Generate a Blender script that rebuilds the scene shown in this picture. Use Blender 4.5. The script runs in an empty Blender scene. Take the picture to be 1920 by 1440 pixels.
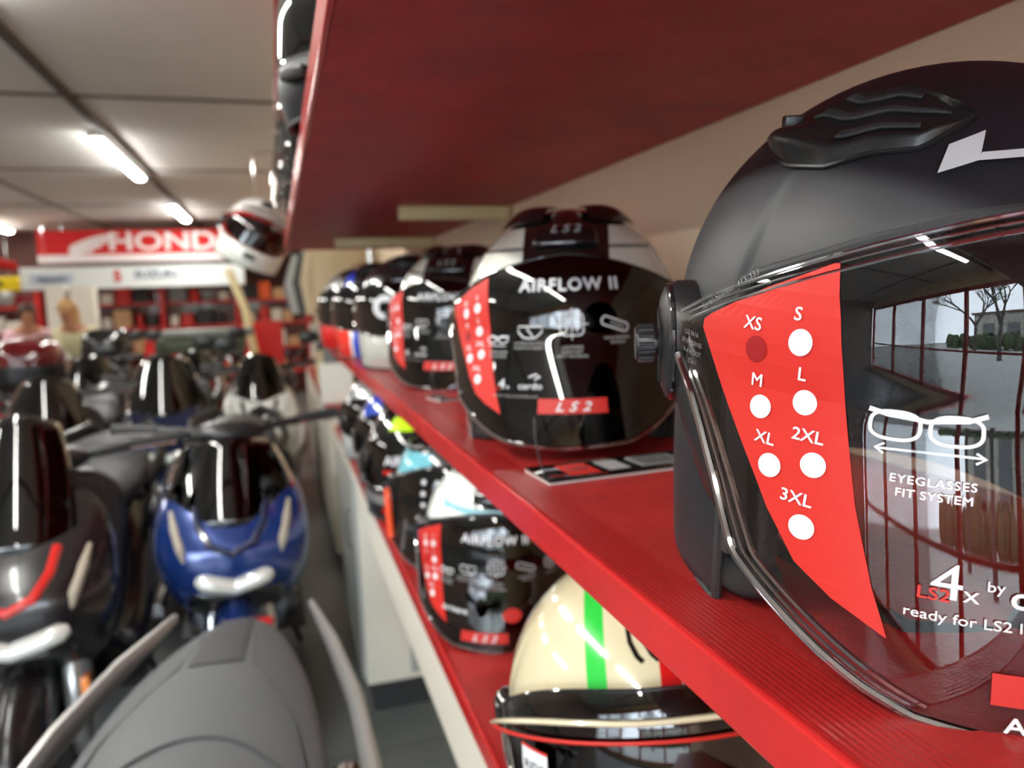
import bpy, bmesh, math, random
from mathutils import Vector, Matrix
random.seed(7)
PI = math.pi
SC = bpy.context.scene
COL = SC.collection
CH = 1.38            # height of the phone above the shop floor

# ------------------------------------------------------------------ camera, world, exposure
cam_d = bpy.data.cameras.new('camera'); cam = bpy.data.objects.new('camera', cam_d); COL.objects.link(cam)
cam_d.sensor_width = 36.0; cam_d.lens = 27.0; cam_d.clip_start = 0.02; cam_d.clip_end = 100
R = Matrix(((0.95582334, 0.0672457, -0.28614641), (-0.29189139, 0.1023601, -0.95095837), (-0.03465788, 0.99247188, 0.11746661)))
cam.matrix_world = Matrix.Translation((0, 0, CH)) @ R.to_4x4()
cam_d.dof.use_dof = True; cam_d.dof.focus_distance = 0.33; cam_d.dof.aperture_fstop = 8.0
SC.camera = cam
w = bpy.data.worlds.new('world'); SC.world = w; w.use_nodes = True
w.node_tree.nodes['Background'].inputs[0].default_value = (0.80, 0.88, 1.0, 1)
w.node_tree.nodes['Background'].inputs[1].default_value = 9.0
SC.view_settings.view_transform = 'Standard'; SC.view_settings.look = 'None'
SC.view_settings.exposure = 1.1; SC.view_settings.gamma = 1.0; SC.view_settings.use_curve_mapping = False
SC.cycles.max_bounces = 8; SC.cycles.transparent_max_bounces = 24; SC.cycles.sample_clamp_indirect = 6.0
SC.cycles.caustics_reflective = False; SC.cycles.caustics_refractive = False

# ------------------------------------------------------------------ materials
def srgb(r, g, b):
    f = lambda c: ((c / 255 + .055) / 1.055) ** 2.4 if c > 10 else c / 255 / 12.92
    return (f(r), f(g), f(b), 1)
def mat(name, col, rough=.5, metal=0., noise=0., nscale=20., bump=0., bscale=200., coat=0., alpha=1., emis=None, estr=0., spec=.5, stretch=(1, 1, 1)):
    m = bpy.data.materials.new(name); m.use_nodes = True; nt = m.node_tree; b = nt.nodes['Principled BSDF']
    b.inputs['Base Color'].default_value = col; b.inputs['Roughness'].default_value = rough; b.inputs['Metallic'].default_value = metal
    b.inputs['Coat Weight'].default_value = coat; b.inputs['Coat Roughness'].default_value = .04; b.inputs['Alpha'].default_value = alpha
    b.inputs['Specular IOR Level'].default_value = spec
    if emis: b.inputs['Emission Color'].default_value = emis; b.inputs['Emission Strength'].default_value = estr
    tc = nt.nodes.new('ShaderNodeTexCoord'); mp = nt.nodes.new('ShaderNodeMapping'); nt.links.new(tc.outputs['Object'], mp.inputs[0]); mp.inputs['Scale'].default_value = stretch
    n = nt.nodes.new('ShaderNodeTexNoise'); n.inputs['Scale'].default_value = nscale; n.inputs['Detail'].default_value = 6; nt.links.new(mp.outputs[0], n.inputs['Vector'])
    mx = nt.nodes.new('ShaderNodeMix'); mx.data_type = 'RGBA'; nt.links.new(n.outputs[0], mx.inputs[0])
    k = noise
    mx.inputs[6].default_value = (col[0] * (1 - k), col[1] * (1 - k), col[2] * (1 - k), 1)
    mx.inputs[7].default_value = (min(1, col[0] * (1 + k)), min(1, col[1] * (1 + k)), min(1, col[2] * (1 + k)), 1)
    nt.links.new(mx.outputs[2], b.inputs['Base Color'])
    if bump:
        n2 = nt.nodes.new('ShaderNodeTexNoise'); n2.inputs['Scale'].default_value = bscale; n2.inputs['Detail'].default_value = 4; nt.links.new(mp.outputs[0], n2.inputs['Vector'])
        bp = nt.nodes.new('ShaderNodeBump'); bp.inputs['Strength'].default_value = bump; bp.inputs['Distance'].default_value = .002
        nt.links.new(n2.outputs[0], bp.inputs['Height']); nt.links.new(bp.outputs[0], b.inputs['Normal'])
    return m
def banded(name, base, bands, rough=.3, coat=.6, metal=0., bump=0.):
    """base colour plus painted regions given as ranges of the object's own x, |x|, y, z"""
    m = mat(name, base, rough, metal, noise=.03, coat=coat, bump=bump); nt = m.node_tree; b = nt.nodes['Principled BSDF']
    src = b.inputs['Base Color'].links[0].from_socket
    tc = nt.nodes.new('ShaderNodeTexCoord'); sp = nt.nodes.new('ShaderNodeSeparateXYZ'); nt.links.new(tc.outputs['Object'], sp.inputs[0])
    ab = nt.nodes.new('ShaderNodeMath'); ab.operation = 'ABSOLUTE'; nt.links.new(sp.outputs[0], ab.inputs[0])
    S = {'x': sp.outputs[0], 'y': sp.outputs[1], 'z': sp.outputs[2], 'X': ab.outputs[0]}
    for reg, c in bands:
        cur = None
        for ax, (lo, hi) in reg.items():
            s = S[ax[0]]
            if len(ax) > 1:       # 'x+z' style: first + k*second
                k = float(ax[2:]); mm = nt.nodes.new('ShaderNodeMath'); mm.operation = 'MULTIPLY_ADD'; nt.links.new(S[ax[1]], mm.inputs[0]); mm.inputs[1].default_value = k; nt.links.new(s, mm.inputs[2]); s = mm.outputs[0]
            for op, val in (('GREATER_THAN', lo), ('LESS_THAN', hi)):
                q = nt.nodes.new('ShaderNodeMath'); q.operation = op; nt.links.new(s, q.inputs[0]); q.inputs[1].default_value = val
                if cur is None: cur = q.outputs[0]
                else:
                    mu = nt.nodes.new('ShaderNodeMath'); mu.operation = 'MULTIPLY'; nt.links.new(cur, mu.inputs[0]); nt.links.new(q.outputs[0], mu.inputs[1]); cur = mu.outputs[0]
        mx = nt.nodes.new('ShaderNodeMix'); mx.data_type = 'RGBA'; nt.links.new(cur, mx.inputs[0]); nt.links.new(src, mx.inputs[6]); mx.inputs[7].default_value = c; src = mx.outputs[2]
    nt.links.new(src, b.inputs['Base Color'])
    return m
def clear(name, tint=(1, 1, 1, 1), refl=1.0, rough=0.0, ior=1.5):
    m = bpy.data.materials.new(name); m.use_nodes = True; nt = m.node_tree; nt.nodes.clear()
    o = nt.nodes.new('ShaderNodeOutputMaterial'); t = nt.nodes.new('ShaderNodeBsdfTransparent'); g = nt.nodes.new('ShaderNodeBsdfGlossy'); fr = nt.nodes.new('ShaderNodeFresnel'); mx = nt.nodes.new('ShaderNodeMixShader')
    t.inputs[0].default_value = tint; g.inputs['Roughness'].default_value = rough; g.inputs[0].default_value = (1, 1, 1, 1); fr.inputs[0].default_value = ior
    mu = nt.nodes.new('ShaderNodeMath'); mu.operation = 'MULTIPLY'; mu.inputs[1].default_value = refl; mu.use_clamp = True
    nt.links.new(fr.outputs[0], mu.inputs[0]); nt.links.new(mu.outputs[0], mx.inputs[0]); nt.links.new(t.outputs[0], mx.inputs[1]); nt.links.new(g.outputs[0], mx.inputs[2]); nt.links.new(mx.outputs[0], o.inputs[0])
    return m
def red_board(name, col, dark, rough=.35, grooves=False, bump=.3):
    m = mat(name, col, rough, bump=bump, bscale=260, noise=.12, nscale=30); nt = m.node_tree; b = nt.nodes['Principled BSDF']
    src = b.inputs['Base Color'].links[0].from_socket; tc = nt.nodes.new('ShaderNodeTexCoord')
    def layer(scale, lo, hi, colour, strength, stretch=(1, 1, 1), detail=8):
        nonlocal src
        mp = nt.nodes.new('ShaderNodeMapping'); mp.inputs['Scale'].default_value = stretch; nt.links.new(tc.outputs['Object'], mp.inputs[0])
        n = nt.nodes.new('ShaderNodeTexNoise'); n.inputs['Scale'].default_value = scale; n.inputs['Detail'].default_value = detail; n.inputs['Roughness'].default_value = .65; nt.links.new(mp.outputs[0], n.inputs['Vector'])
        mr = nt.nodes.new('ShaderNodeMapRange'); mr.inputs[1].default_value = lo; mr.inputs[2].default_value = hi; mr.inputs[4].default_value = strength; nt.links.new(n.outputs[0], mr.inputs[0])
        mx = nt.nodes.new('ShaderNodeMix'); mx.data_type = 'RGBA'; nt.links.new(mr.outputs[0], mx.inputs[0]); nt.links.new(src, mx.inputs[6]); mx.inputs[7].default_value = colour; src = mx.outputs[2]
    layer(9, .42, .70, dark, .9)
    layer(420, .60, .72, (col[0] * 1.6, col[1] * 2 + .05, col[2] * 2 + .05, 1), .35)
    layer(60, .58, .75, (dark[0] * .8, dark[1] * .8, dark[2] * .8, 1), .5, (1, .25, 1))
    nt.links.new(src, b.inputs['Base Color'])
    if grooves:
        wv = nt.nodes.new('ShaderNodeTexWave'); wv.wave_type = 'BANDS'; wv.bands_direction = 'X'; wv.inputs['Scale'].default_value = 95; wv.inputs['Distortion'].default_value = .6; wv.inputs['Detail'].default_value = 2
        mp = nt.nodes.new('ShaderNodeMapping'); mp.inputs['Scale'].default_value = (1, .03, 1); nt.links.new(tc.outputs['Object'], mp.inputs[0]); nt.links.new(mp.outputs[0], wv.inputs['Vector'])
        bp = nt.nodes.new('ShaderNodeBump'); bp.inputs['Strength'].default_value = .25; bp.inputs['Distance'].default_value = .0007; nt.links.new(wv.outputs[0], bp.inputs['Height'])
        old = b.inputs['Normal'].links[0].from_socket; nt.links.new(old, bp.inputs['Normal']); nt.links.new(bp.outputs[0], b.inputs['Normal'])
    return m
M = {}
M['matte_black'] = mat('matte_black', (.012, .014, .018, 1), .48, noise=.05, bump=.03, bscale=900, spec=.55)
M['gloss_black'] = mat('gloss_black', (.008, .008, .009, 1), .08, coat=1)
M['satin_black'] = mat('satin_black', (.015, .015, .016, 1), .32, bump=.08, bscale=700)
M['rubber'] = mat('rubber', (.035, .036, .037, 1), .6, bump=.25, bscale=900)
M['lining'] = mat('lining', (.02, .02, .021, 1), .9, bump=.8, bscale=500, noise=.3, nscale=300)
M['mesh_cloth'] = mat('mesh_cloth', (.03, .03, .031, 1), .75, bump=1., bscale=800, noise=.4, nscale=500, stretch=(1, 1, 3))
M['white_gloss'] = mat('white_gloss', srgb(228, 232, 222), .25, coat=.8)
M['cream'] = mat('cream', srgb(222, 213, 180), .2, coat=1)
M['print_white'] = mat('print_white', srgb(222, 224, 226), .55)
M['print_grey'] = mat('print_grey', srgb(160, 160, 160), .55)
M['sticker_red'] = mat('sticker_red', srgb(198, 38, 29), .5, noise=.02)
M['sticker_deep'] = mat('sticker_deep', srgb(148, 6, 14), .5)
M['clear'] = clear('clear_visor', (.93, .93, .93, 1), 1.25)
M['rim_clear'] = clear('clear_rim', (.62, .56, .62, 1), 5.0, .06, 1.7)
M['dark_visor'] = clear('smoked_visor', (.035, .032, .034, 1), 1.5)
M['smoke'] = clear('smoked_screen', (.03, .03, .035, 1), 1.6)
M['wall'] = mat('painted_plaster_beige', srgb(250, 228, 194), .75, noise=.04, nscale=6, bump=.15, bscale=60)
M['cream_wood'] = mat('cream_painted_wood', srgb(222, 206, 160), .55, noise=.05)
M['red_top'] = red_board('red_painted_board', (.40, .022, .020, 1), (.22, .009, .009, 1), .42)
M['red_edge'] = red_board('red_painted_edge', (.56, .020, .019, 1), (.44, .015, .015, 1), .2, bump=.08)
M['red_groove'] = red_board('red_painted_grooved_strip', (.36, .015, .015, 1), (.26, .010, .010, 1), .3, True, .1)
M['red_under'] = red_board('red_painted_underside', (.44, .030, .030, 1), (.27, .015, .017, 1), .5, bump=.4)
M['red'] = mat('red_paint', srgb(190, 28, 26), .35)
M['red_dark'] = mat('dark_red_paint', (.13, .004, .006, 1), .15, coat=1)
M['white_board'] = mat('white_laminate', srgb(226, 222, 208), .5, noise=.03)
M['grey_board'] = mat('grey_laminate', srgb(165, 168, 164), .5)
M['plinth'] = mat('dark_plinth', (.03, .032, .033, 1), .5)
M['chrome'] = mat('chrome', (.75, .75, .76, 1), .12, 1.)
M['silver'] = mat('silver_paint', (.42, .43, .43, 1), .28, .7, coat=.5)
M['lens'] = mat('headlight_lens', (.80, .80, .74, 1), .10, .25, coat=1)
M['blue'] = mat('metallic_blue', (.012, .040, .19, 1), .22, .35, coat=1)
M['navy'] = mat('dark_navy', (.006, .012, .05, 1), .15, coat=1)
M['bodyblack'] = mat('body_black', (.009, .007, .008, 1), .25, coat=.35)
M['bodywhite'] = mat('body_white', srgb(235, 235, 228), .2, coat=1)
M['tyre'] = mat('tyre_rubber', (.014, .014, .014, 1), .75, bump=.4, bscale=90)
M['seat_grey'] = mat('grey_seat_vinyl', (.095, .103, .108, 1), .55, bump=.1, bscale=400, noise=.04)
M['seat_dark'] = mat('dark_seat_vinyl', (.050, .052, .056, 1), .55, bump=.1, bscale=400)
M['rail'] = mat('silver_grab_rail', (.45, .45, .44, 1), .35, .6)
M['orange'] = mat('orange_reflector', srgb(245, 140, 20), .25, coat=1)
M['tan'] = mat('tan_trim', (.36, .31, .24, 1), .4)
M['red_lens'] = mat('red_lens', srgb(200, 25, 20), .2, coat=1)
M['mirror'] = mat('mirror_glass', (.85, .85, .87, 1), .03, 1.)
M['skin'] = mat('skin', srgb(186, 130, 100), .55)
M['pink'] = mat('pink_knit', srgb(232, 188, 196), .85, noise=.08, nscale=40, bump=.3)
M['ecru'] = mat('cream_knit', srgb(226, 220, 180), .85, noise=.08, nscale=40, bump=.3)
M['denim'] = mat('blue_denim', srgb(80, 115, 145), .8, noise=.12, nscale=60)
M['hair_dark'] = mat('dark_hair', srgb(70, 45, 30), .6); M['hair_fair'] = mat('fair_hair', srgb(180, 140, 90), .55)
M['card'] = mat('cardboard', srgb(186, 142, 100), .8, noise=.08)
M['tube'] = mat('tube_light', (1, 1, 1, 1), .5, emis=(1, .98, .92, 1), estr=40)
M['metal_housing'] = mat('lamp_housing', srgb(215, 213, 205), .5)
M['joint'] = mat('ceiling_joint', srgb(84, 76, 70), .7)
M['neon'] = mat('neon_yellow', srgb(205, 255, 0), .35, coat=.5)
M['yellow'] = mat('yellow_sign', srgb(235, 205, 10), .5)
M['signred'] = mat('sign_red', srgb(205, 30, 34), .8); M['signpink'] = mat('sign_white', srgb(240, 232, 232), .4)
M['signblue'] = mat('sign_blue', srgb(30, 60, 110), .4); M['badge'] = mat('badge_pale_blue', srgb(190, 202, 220), .4)
M['paper'] = mat('paper_white', srgb(225, 225, 220), .7)
M['glass'] = clear('window_glass', (.96, .98, .97, 1), .8)
M['bark'] = mat('bark', (.05, .042, .035, 1), .9)
M['paving'] = mat('outside_paving', (.32, .32, .30, 1), .9, noise=.2)
def palette(name, c, rough=.5): 
    if name not in M: M[name] = mat(name, c, rough, noise=.06)
    return M[name]

# ------------------------------------------------------------------ object helpers
def link(o, parent=None):
    COL.objects.link(o)
    if parent is not None: o.parent = parent
    return o
def tag(o, label=None, cat=None, group=None, kind=None):
    if label: o['label'] = label
    if cat: o['category'] = cat
    if group: o['group'] = group
    if kind: o['kind'] = kind
    return o
def empty(name, loc=(0, 0, 0), rz=0., rx=0., ry=0., label=None, cat=None, group=None, scale=1.):
    o = bpy.data.objects.new(name, None); o.empty_display_size = .05; COL.objects.link(o)
    o.location = loc; o.rotation_euler = (rx, ry, rz); o.scale = (scale,) * 3
    return tag(o, label, cat, group)
class MB:
    def __init__(s): s.v = []; s.f = []; s.mi = []; s.m = 0
    def add(s, vs, fs):
        n = len(s.v); s.v += [tuple(v) for v in vs]; s.f += [tuple(i + n for i in f) for f in fs]; s.mi += [s.m] * len(fs); return s
    def box(s, x0, x1, y0, y1, z0, z1, bev=0.):
        bm = bmesh.new(); bmesh.ops.create_cube(bm, size=1)
        for v in bm.verts: v.co = Vector((x0 + (v.co.x + .5) * (x1 - x0), y0 + (v.co.y + .5) * (y1 - y0), z0 + (v.co.z + .5) * (z1 - z0)))
        if bev: bmesh.ops.bevel(bm, geom=bm.edges[:], offset=bev, segments=2, affect='EDGES', profile=.5)
        bm.verts.index_update(); s.add([v.co[:] for v in bm.verts], [[v.index for v in f.verts] for f in bm.faces]); bm.free(); return s
    def tube(s, pts, r, n=10, closed=False, flat=1.):
        pts = [Vector(p) for p in pts]; rs = r if isinstance(r, (list, tuple)) else [r] * len(pts); vs = []; N = len(pts); up = None
        for i, p in enumerate(pts):
            if closed: d = pts[(i + 1) % N] - pts[i - 1]
            else: d = (pts[min(i + 1, N - 1)] - pts[max(i - 1, 0)])
            if d.length < 1e-9: d = Vector((0, 0, 1))
            d.normalize()
            if up is None: up = Vector((0, 0, 1)) if abs(d.z) < .9 else Vector((0, 1, 0))
            a = d.cross(up).normalized(); b = a.cross(d).normalized(); up = b
            for k in range(n):
                t = 2 * PI * k / n; vs.append(p + a * math.cos(t) * rs[i] + b * math.sin(t) * rs[i] * flat)
        fs = [(i * n + k, i * n + (k + 1) % n, (i + 1) * n + (k + 1) % n, (i + 1) * n + k) for i in range(N - 1) for k in range(n)]
        if closed: fs += [((N - 1) * n + k, (N - 1) * n + (k + 1) % n, (k + 1) % n, k) for k in range(n)]
        else: fs += [tuple(range(n))[::-1], tuple((N - 1) * n + k for k in range(n))]
        return s.add(vs, fs)
    def lathe(s, prof, n=32, axis='z', c=(0, 0, 0), arc=None):
        vs = []; c = Vector(c)
        for r_, h in prof:
            for k in range(n):
                t = 2 * PI * k / n
                p = (r_ * math.cos(t), r_ * math.sin(t), h)
                if axis == 'x': p = (h, p[0], p[1])
                if axis == 'y': p = (p[0], h, p[1])
                vs.append(c + Vector(p))
        L = len(prof)
        fs = [(i * n + k, i * n + (k + 1) % n, (i + 1) * n + (k + 1) % n, (i + 1) * n + k) for i in range(L - 1) for k in range(n)]
        fs += [tuple(range(n))[::-1], tuple((L - 1) * n + k for k in range(n))]
        return s.add(vs, fs)
    def loft(s, secs, axis='z', n=28, e=2.4, sub=4):
        """sections (pos, c1, c2, r1, r2); axis z: c=(x,y); axis y: c=(x,z)"""
        S = []
        for i in range(len(secs) - 1):
            p0, p1, p2, p3 = secs[max(i - 1, 0)], secs[i], secs[i + 1], secs[min(i + 2, len(secs) - 1)]
            for k in range(sub):
                t = k / sub
                S.append([.5 * ((2 * b) + (-a + c) * t + (2 * a - 5 * b + 4 * c - d) * t * t + (-a + 3 * b - 3 * c + d) * t ** 3) for a, b, c, d in zip(p0, p1, p2, p3)])
        S.append(list(secs[-1])); vs = []
        for (p, c1, c2, r1, r2) in S:
            r1 = max(r1, .002); r2 = max(r2, .002)
            for k in range(n):
                t = 2 * PI * k / n; ct, st = math.cos(t), math.sin(t)
                a = c1 + r1 * math.copysign(abs(ct) ** (2 / e), ct); b = c2 + r2 * math.copysign(abs(st) ** (2 / e), st)
                vs.append((a, b, p) if axis == 'z' else (a, p, b) if axis == 'y' else (p, a, b))
        L = len(S)
        fs = [(i * n + k, i * n + (k + 1) % n, (i + 1) * n + (k + 1) % n, (i + 1) * n + k) for i in range(L - 1) for k in range(n)]
        fs += [tuple(range(n))[::-1], tuple((L - 1) * n + k for k in range(n))]
        return s.add(vs, fs)
    def grid(s, f, us, vs_):
        P = [f(u, v) for u in us for v in vs_]; m = len(vs_)
        return s.add(P, [(i * m + j, i * m + j + 1, (i + 1) * m + j + 1, (i + 1) * m + j) for i in range(len(us) - 1) for j in range(m - 1)])
    def ball(s, c, rx, ry, rz, n=20):
        prof = [(math.sin(PI * i / 12), -math.cos(PI * i / 12)) for i in range(13)]; vs = []
        for r_, h in prof:
            for k in range(n): t = 2 * PI * k / n; vs.append((c[0] + rx * r_ * math.cos(t), c[1] + ry * r_ * math.sin(t), c[2] + rz * h))
        return s.add(vs, [(i * n + k, i * n + (k + 1) % n, (i + 1) * n + (k + 1) % n, (i + 1) * n + k) for i in range(12) for k in range(n)])
    def build(s, name, m, parent=None, smooth=True, solid=0., off=-1., fix=True, label=None, angle=40):
        me = bpy.data.meshes.new(name); me.from_pydata(s.v, [], s.f)
        for mm in (m if isinstance(m, (list, tuple)) else [m]): me.materials.append(mm)
        for p, i in zip(me.polygons, s.mi): p.material_index = i
        if fix:
            bm = bmesh.new(); bm.from_mesh(me); bmesh.ops.remove_doubles(bm, verts=bm.verts[:], dist=1e-6); bmesh.ops.recalc_face_normals(bm, faces=bm.faces[:]); bm.to_mesh(me); bm.free()
        if smooth:
            me.shade_smooth() if hasattr(me, 'shade_smooth') else None
            try: me.set_sharp_from_angle(angle=math.radians(angle))
            except Exception: pass
        o = bpy.data.objects.new(name, me); link(o, parent)
        if solid: md = o.modifiers.new('thickness', 'SOLIDIFY'); md.thickness = solid; md.offset = off
        if label: o['label'] = label
        return o
def lin(a, b, n): return [a + (b - a) * i / (n - 1) for i in range(n)]
def interp(x, xs, ys):
    if x <= xs[0]: return ys[0]
    for i in range(len(xs) - 1):
        if x <= xs[i + 1]: t = (x - xs[i]) / (xs[i + 1] - xs[i]); return ys[i] + (ys[i + 1] - ys[i]) * t
    return ys[-1]
def struct(name, mb, m, smooth=False): 
    o = mb.build(name, m, None, smooth); o['kind'] = 'structure'; return o
_tc = {}
def text2d(body, size=1., bold=0., shear=0., spacing=1.):
    heavy = bold; bold = 0.; k = (body, bold, shear, spacing)
    if k not in _tc:
        cu = bpy.data.curves.new('lettering', 'FONT'); cu.body = body; cu.size = 1; cu.align_x = 'CENTER'; cu.offset = bold; cu.shear = shear; cu.space_character = spacing; cu.resolution_u = 3; cu.fill_mode = 'FRONT'
        ob = bpy.data.objects.new('lettering', cu); me = ob.to_mesh()
        _tc[k] = ([tuple(v.co[:2]) for v in me.vertices], [tuple(p.vertices) for p in me.polygons]); ob.to_mesh_clear(); bpy.data.objects.remove(ob); bpy.data.curves.remove(cu)
    v, f = _tc[k]
    V = [(a * size, b * size) for a, b in v]; F = list(f); n = len(V); text2d.n = n; base = list(V)
    if heavy:
        for dx, dy in ((1, 0), (-1, 0), (0, 1), (0, -1)):
            F += [tuple(i + len(V) for i in q) for q in f]; V = V + [(a + dx * heavy * size * .8, b + dy * heavy * size * .8) for a, b in base]
    text2d.n = n
    return V, F

# ------------------------------------------------------------------ helmet surface
HA, HBF, HBB, HC, HZ, HK = .130, .129, .148, .132, .123, .03
def hs(lon, v, off=0.):
    a = math.radians(lon); up = v > 0; an = min(1, max(0, v)) * PI / 2
    r = math.cos(an) if up else 1 - HK * v * v
    z = HC * math.sin(an) if up else v * HZ
    b = HBF if math.cos(a) > 0 else HBB
    return Vector(((HA + off) * r * math.sin(a), -(b + off) * r * math.cos(a), z + (off * math.sin(an) if up else 0)))
def s2v(s): return s / HZ if s < 0 else s / (HC * PI / 2)
LONR = .131
class Decal:
    """flat artwork laid on the curved visor or shell"""
    def __init__(s, off, vis=False): s.off = off; s.mb = MB(); s.vis = vis
    def P(s, lon, sv, e=0.): v = s2v(sv); return hs(lon, v, (visor_off(lon, v) if s.vis else 0) + s.off + e)
    def dg(s, d, sv): 
        v = s2v(sv); r = math.cos(min(1, v) * PI / 2) if v > 0 else 1
        return math.degrees(d / (LONR * max(.2, r)))
    def text(s, body, lon, sv, size, mi=0, e=.0004, rot=0., **k):
        V, F = text2d(body, size, **k); s.mb.m = mi; c, sn = math.cos(rot), math.sin(rot)
        s.mb.add([s.P(lon + s.dg(x * c - y * sn, sv), sv + x * sn + y * c, e + .00003 * (i // text2d.n)) for i, (x, y) in enumerate(V)], F)
    def poly(s, pts, lon=0., sv=0., mi=0, e=.0004):
        s.mb.m = mi; s.mb.add([s.P(lon + s.dg(x, sv), sv + y, e) for x, y in pts], [tuple(range(len(pts)))])
    def disc(s, lon, sv, rx, ry=None, mi=0, e=.0004, n=28):
        ry = ry or rx; s.mb.m = mi; V = [s.P(lon, sv, e)]
        for q in (.5, 1.):
            for k in range(n): t = 2 * PI * k / n; V.append(s.P(lon + s.dg(rx * q * math.cos(t), sv), sv + ry * q * math.sin(t), e))
        F = [(0, 1 + k, 1 + (k + 1) % n) for k in range(n)] + [(1 + k, 1 + n + k, 1 + n + (k + 1) % n, 1 + (k + 1) % n) for k in range(n)]
        s.mb.add(V, F)
    def line(s, pts, wd, mi=0, e=.0004, closed=False, lon=0., sv=0.):
        """ribbon along pts given in metres"""
        s.mb.m = mi; P = [Vector(p) for p in pts]; N = len(P); V = []
        for i in range(N):
            d = (P[(i + 1) % N] - P[i - 1]) if closed else (P[min(i + 1, N - 1)] - P[max(i - 1, 0)])
            d.normalize(); n_ = Vector((-d.y, d.x)) * wd / 2
            for q in (P[i] + n_, P[i] - n_): V.append(s.P(lon + s.dg(q.x, sv), sv + q.y, e))
        F = [(2 * i, 2 * i + 1, 2 * i + 3, 2 * i + 2) for i in range(N - 1)]
        if closed: F.append((2 * N - 2, 2 * N - 1, 1, 0))
        s.mb.add(V, F)
    def rect(s, lon, sv, wd, ht, mi=0, e=.0003, n=8, skew=0.):
        s.mb.m = mi; us = lin(-wd / 2, wd / 2, n); vs_ = lin(-ht / 2, ht / 2, 3)
        s.mb.grid(lambda u, v: s.P(lon + s.dg(u + skew * v, sv), sv + v, e), us, vs_)
    def build(s, name, mats, parent, label=None): return s.mb.build(name, mats, parent, smooth=False, fix=False, label=label)
def circ(r, n=24, cx=0, cy=0, a0=0, a1=2 * PI): return [(cx + r * math.cos(a0 + (a1 - a0) * k / n), cy + r * math.sin(a0 + (a1 - a0) * k / n)) for k in range(n)]
def rrect(wd, ht, r, n=5):
    o = []
    for cx, cy, a in ((wd / 2 - r, ht / 2 - r, 0), (-wd / 2 + r, ht / 2 - r, PI / 2), (-wd / 2 + r, -ht / 2 + r, PI), (wd / 2 - r, -ht / 2 + r, 1.5 * PI)):
        o += [(cx + r * math.cos(a + PI / 2 * k / n), cy + r * math.sin(a + PI / 2 * k / n)) for k in range(n + 1)]
    return o
VOFF = .014
def brow(l): return interp(abs(l), [0, 17, 34, 54, 70, 81, 100], [.39, .368, .319, .236, .17, .12, .02])
def vis_top(l): return .35 - .24 * (abs(l) / 70) ** 1.6
def vis_bot(l): return interp(abs(l), [0, 10, 20, 26, 31.4, 41, 48, 54.4, 60, 64, 67, 70, 72], [-.93, -.915, -.90, -.855, -.80, -.687, -.60, -.383, -.22, -.12, -.06, -.01, .03])
def visor_off(l, v): return VOFF + .045 * max(0, math.cos(math.radians(l))) ** 1.2 * (math.sqrt(v * v + .0016) - v) / 2
def visor_f(l, t, e=0., top=vis_top, bot=vis_bot):
    v = top(l) + (bot(l) - top(l)) * t
    return hs(l, v, visor_off(l, v) + e)
def sticker_poly():
    # rows by height s: left and right longitude of the tapering size sticker
    rows = [(.0505, -38.2, -37.3), (.0455, -43.0, -36.9), (.0389, -49.5, -36.4), (.0312, -55.7, -35.6), (.0245, -61.0, -35.1), (.0219, -62.5, -34.9), (.0184, -62.6, -34.6), (.011, -60.1, -34.0), (.001, -57.3, -33.3), (-.0112, -53.7, -32.2),
            (-.025, -49.4, -30.9), (-.0365, -45.9, -29.8), (-.0478, -42.8, -28.4), (-.0566, -39.8, -27.3), (-.0653, -37.1, -26.3), (-.0700, -34.0, -25.6), (-.0747, -31.1, -24.9), (-.0782, -28.0, -24.4), (-.0811, -25.6, -24.0), (-.0834, -23.9, -23.7)]
    return rows
def size_sticker(parent, small=False):
    d = Decal(.0010, True)
    rows = sticker_poly(); V = []; n = 12
    for s_, a, b in rows: V += [d.P(a + (b - a) * k / (n - 1), s_, 0) for k in range(n)]
    d.mb.m = 0; d.mb.add(V, [(i * n + k, i * n + k + 1, (i + 1) * n + k + 1, (i + 1) * n + k) for i in range(len(rows) - 1) for k in range(n - 1)])
    items = [('XS', -50.6, .025, -49.3, .0155), ('S', -42.5, .0312, -41.4, .0209), ('M', -48.4, .0037, -47.1, -.0069), ('L', -40.5, .0095, -39.5, -.0011), ('XL', -45.3, -.0191, -43.6, -.0298), ('2XL', -38.2, -.0138, -36.6, -.0248), ('3XL', -38.4, -.0394, -36.8, -.0504)]
    for t, lo, s_, cl, cs in items:
        d.text(t, lo, s_ - .0024, .0070, 1, bold=.02)
        d.disc(cl, cs, .0046, .0050, 2 if t == ('M' if small else 'XS') else 1, e=.0005)
    return d.build('size_sticker', [M['sticker_red'], M['print_white'], M['sticker_deep']], parent, 'red tapering size sticker with seven round dots')
def ribs(f, name, m, parent, r=.0015, **k): return MB().tube(f, r, 8, **k).build(name, m, parent)

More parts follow.
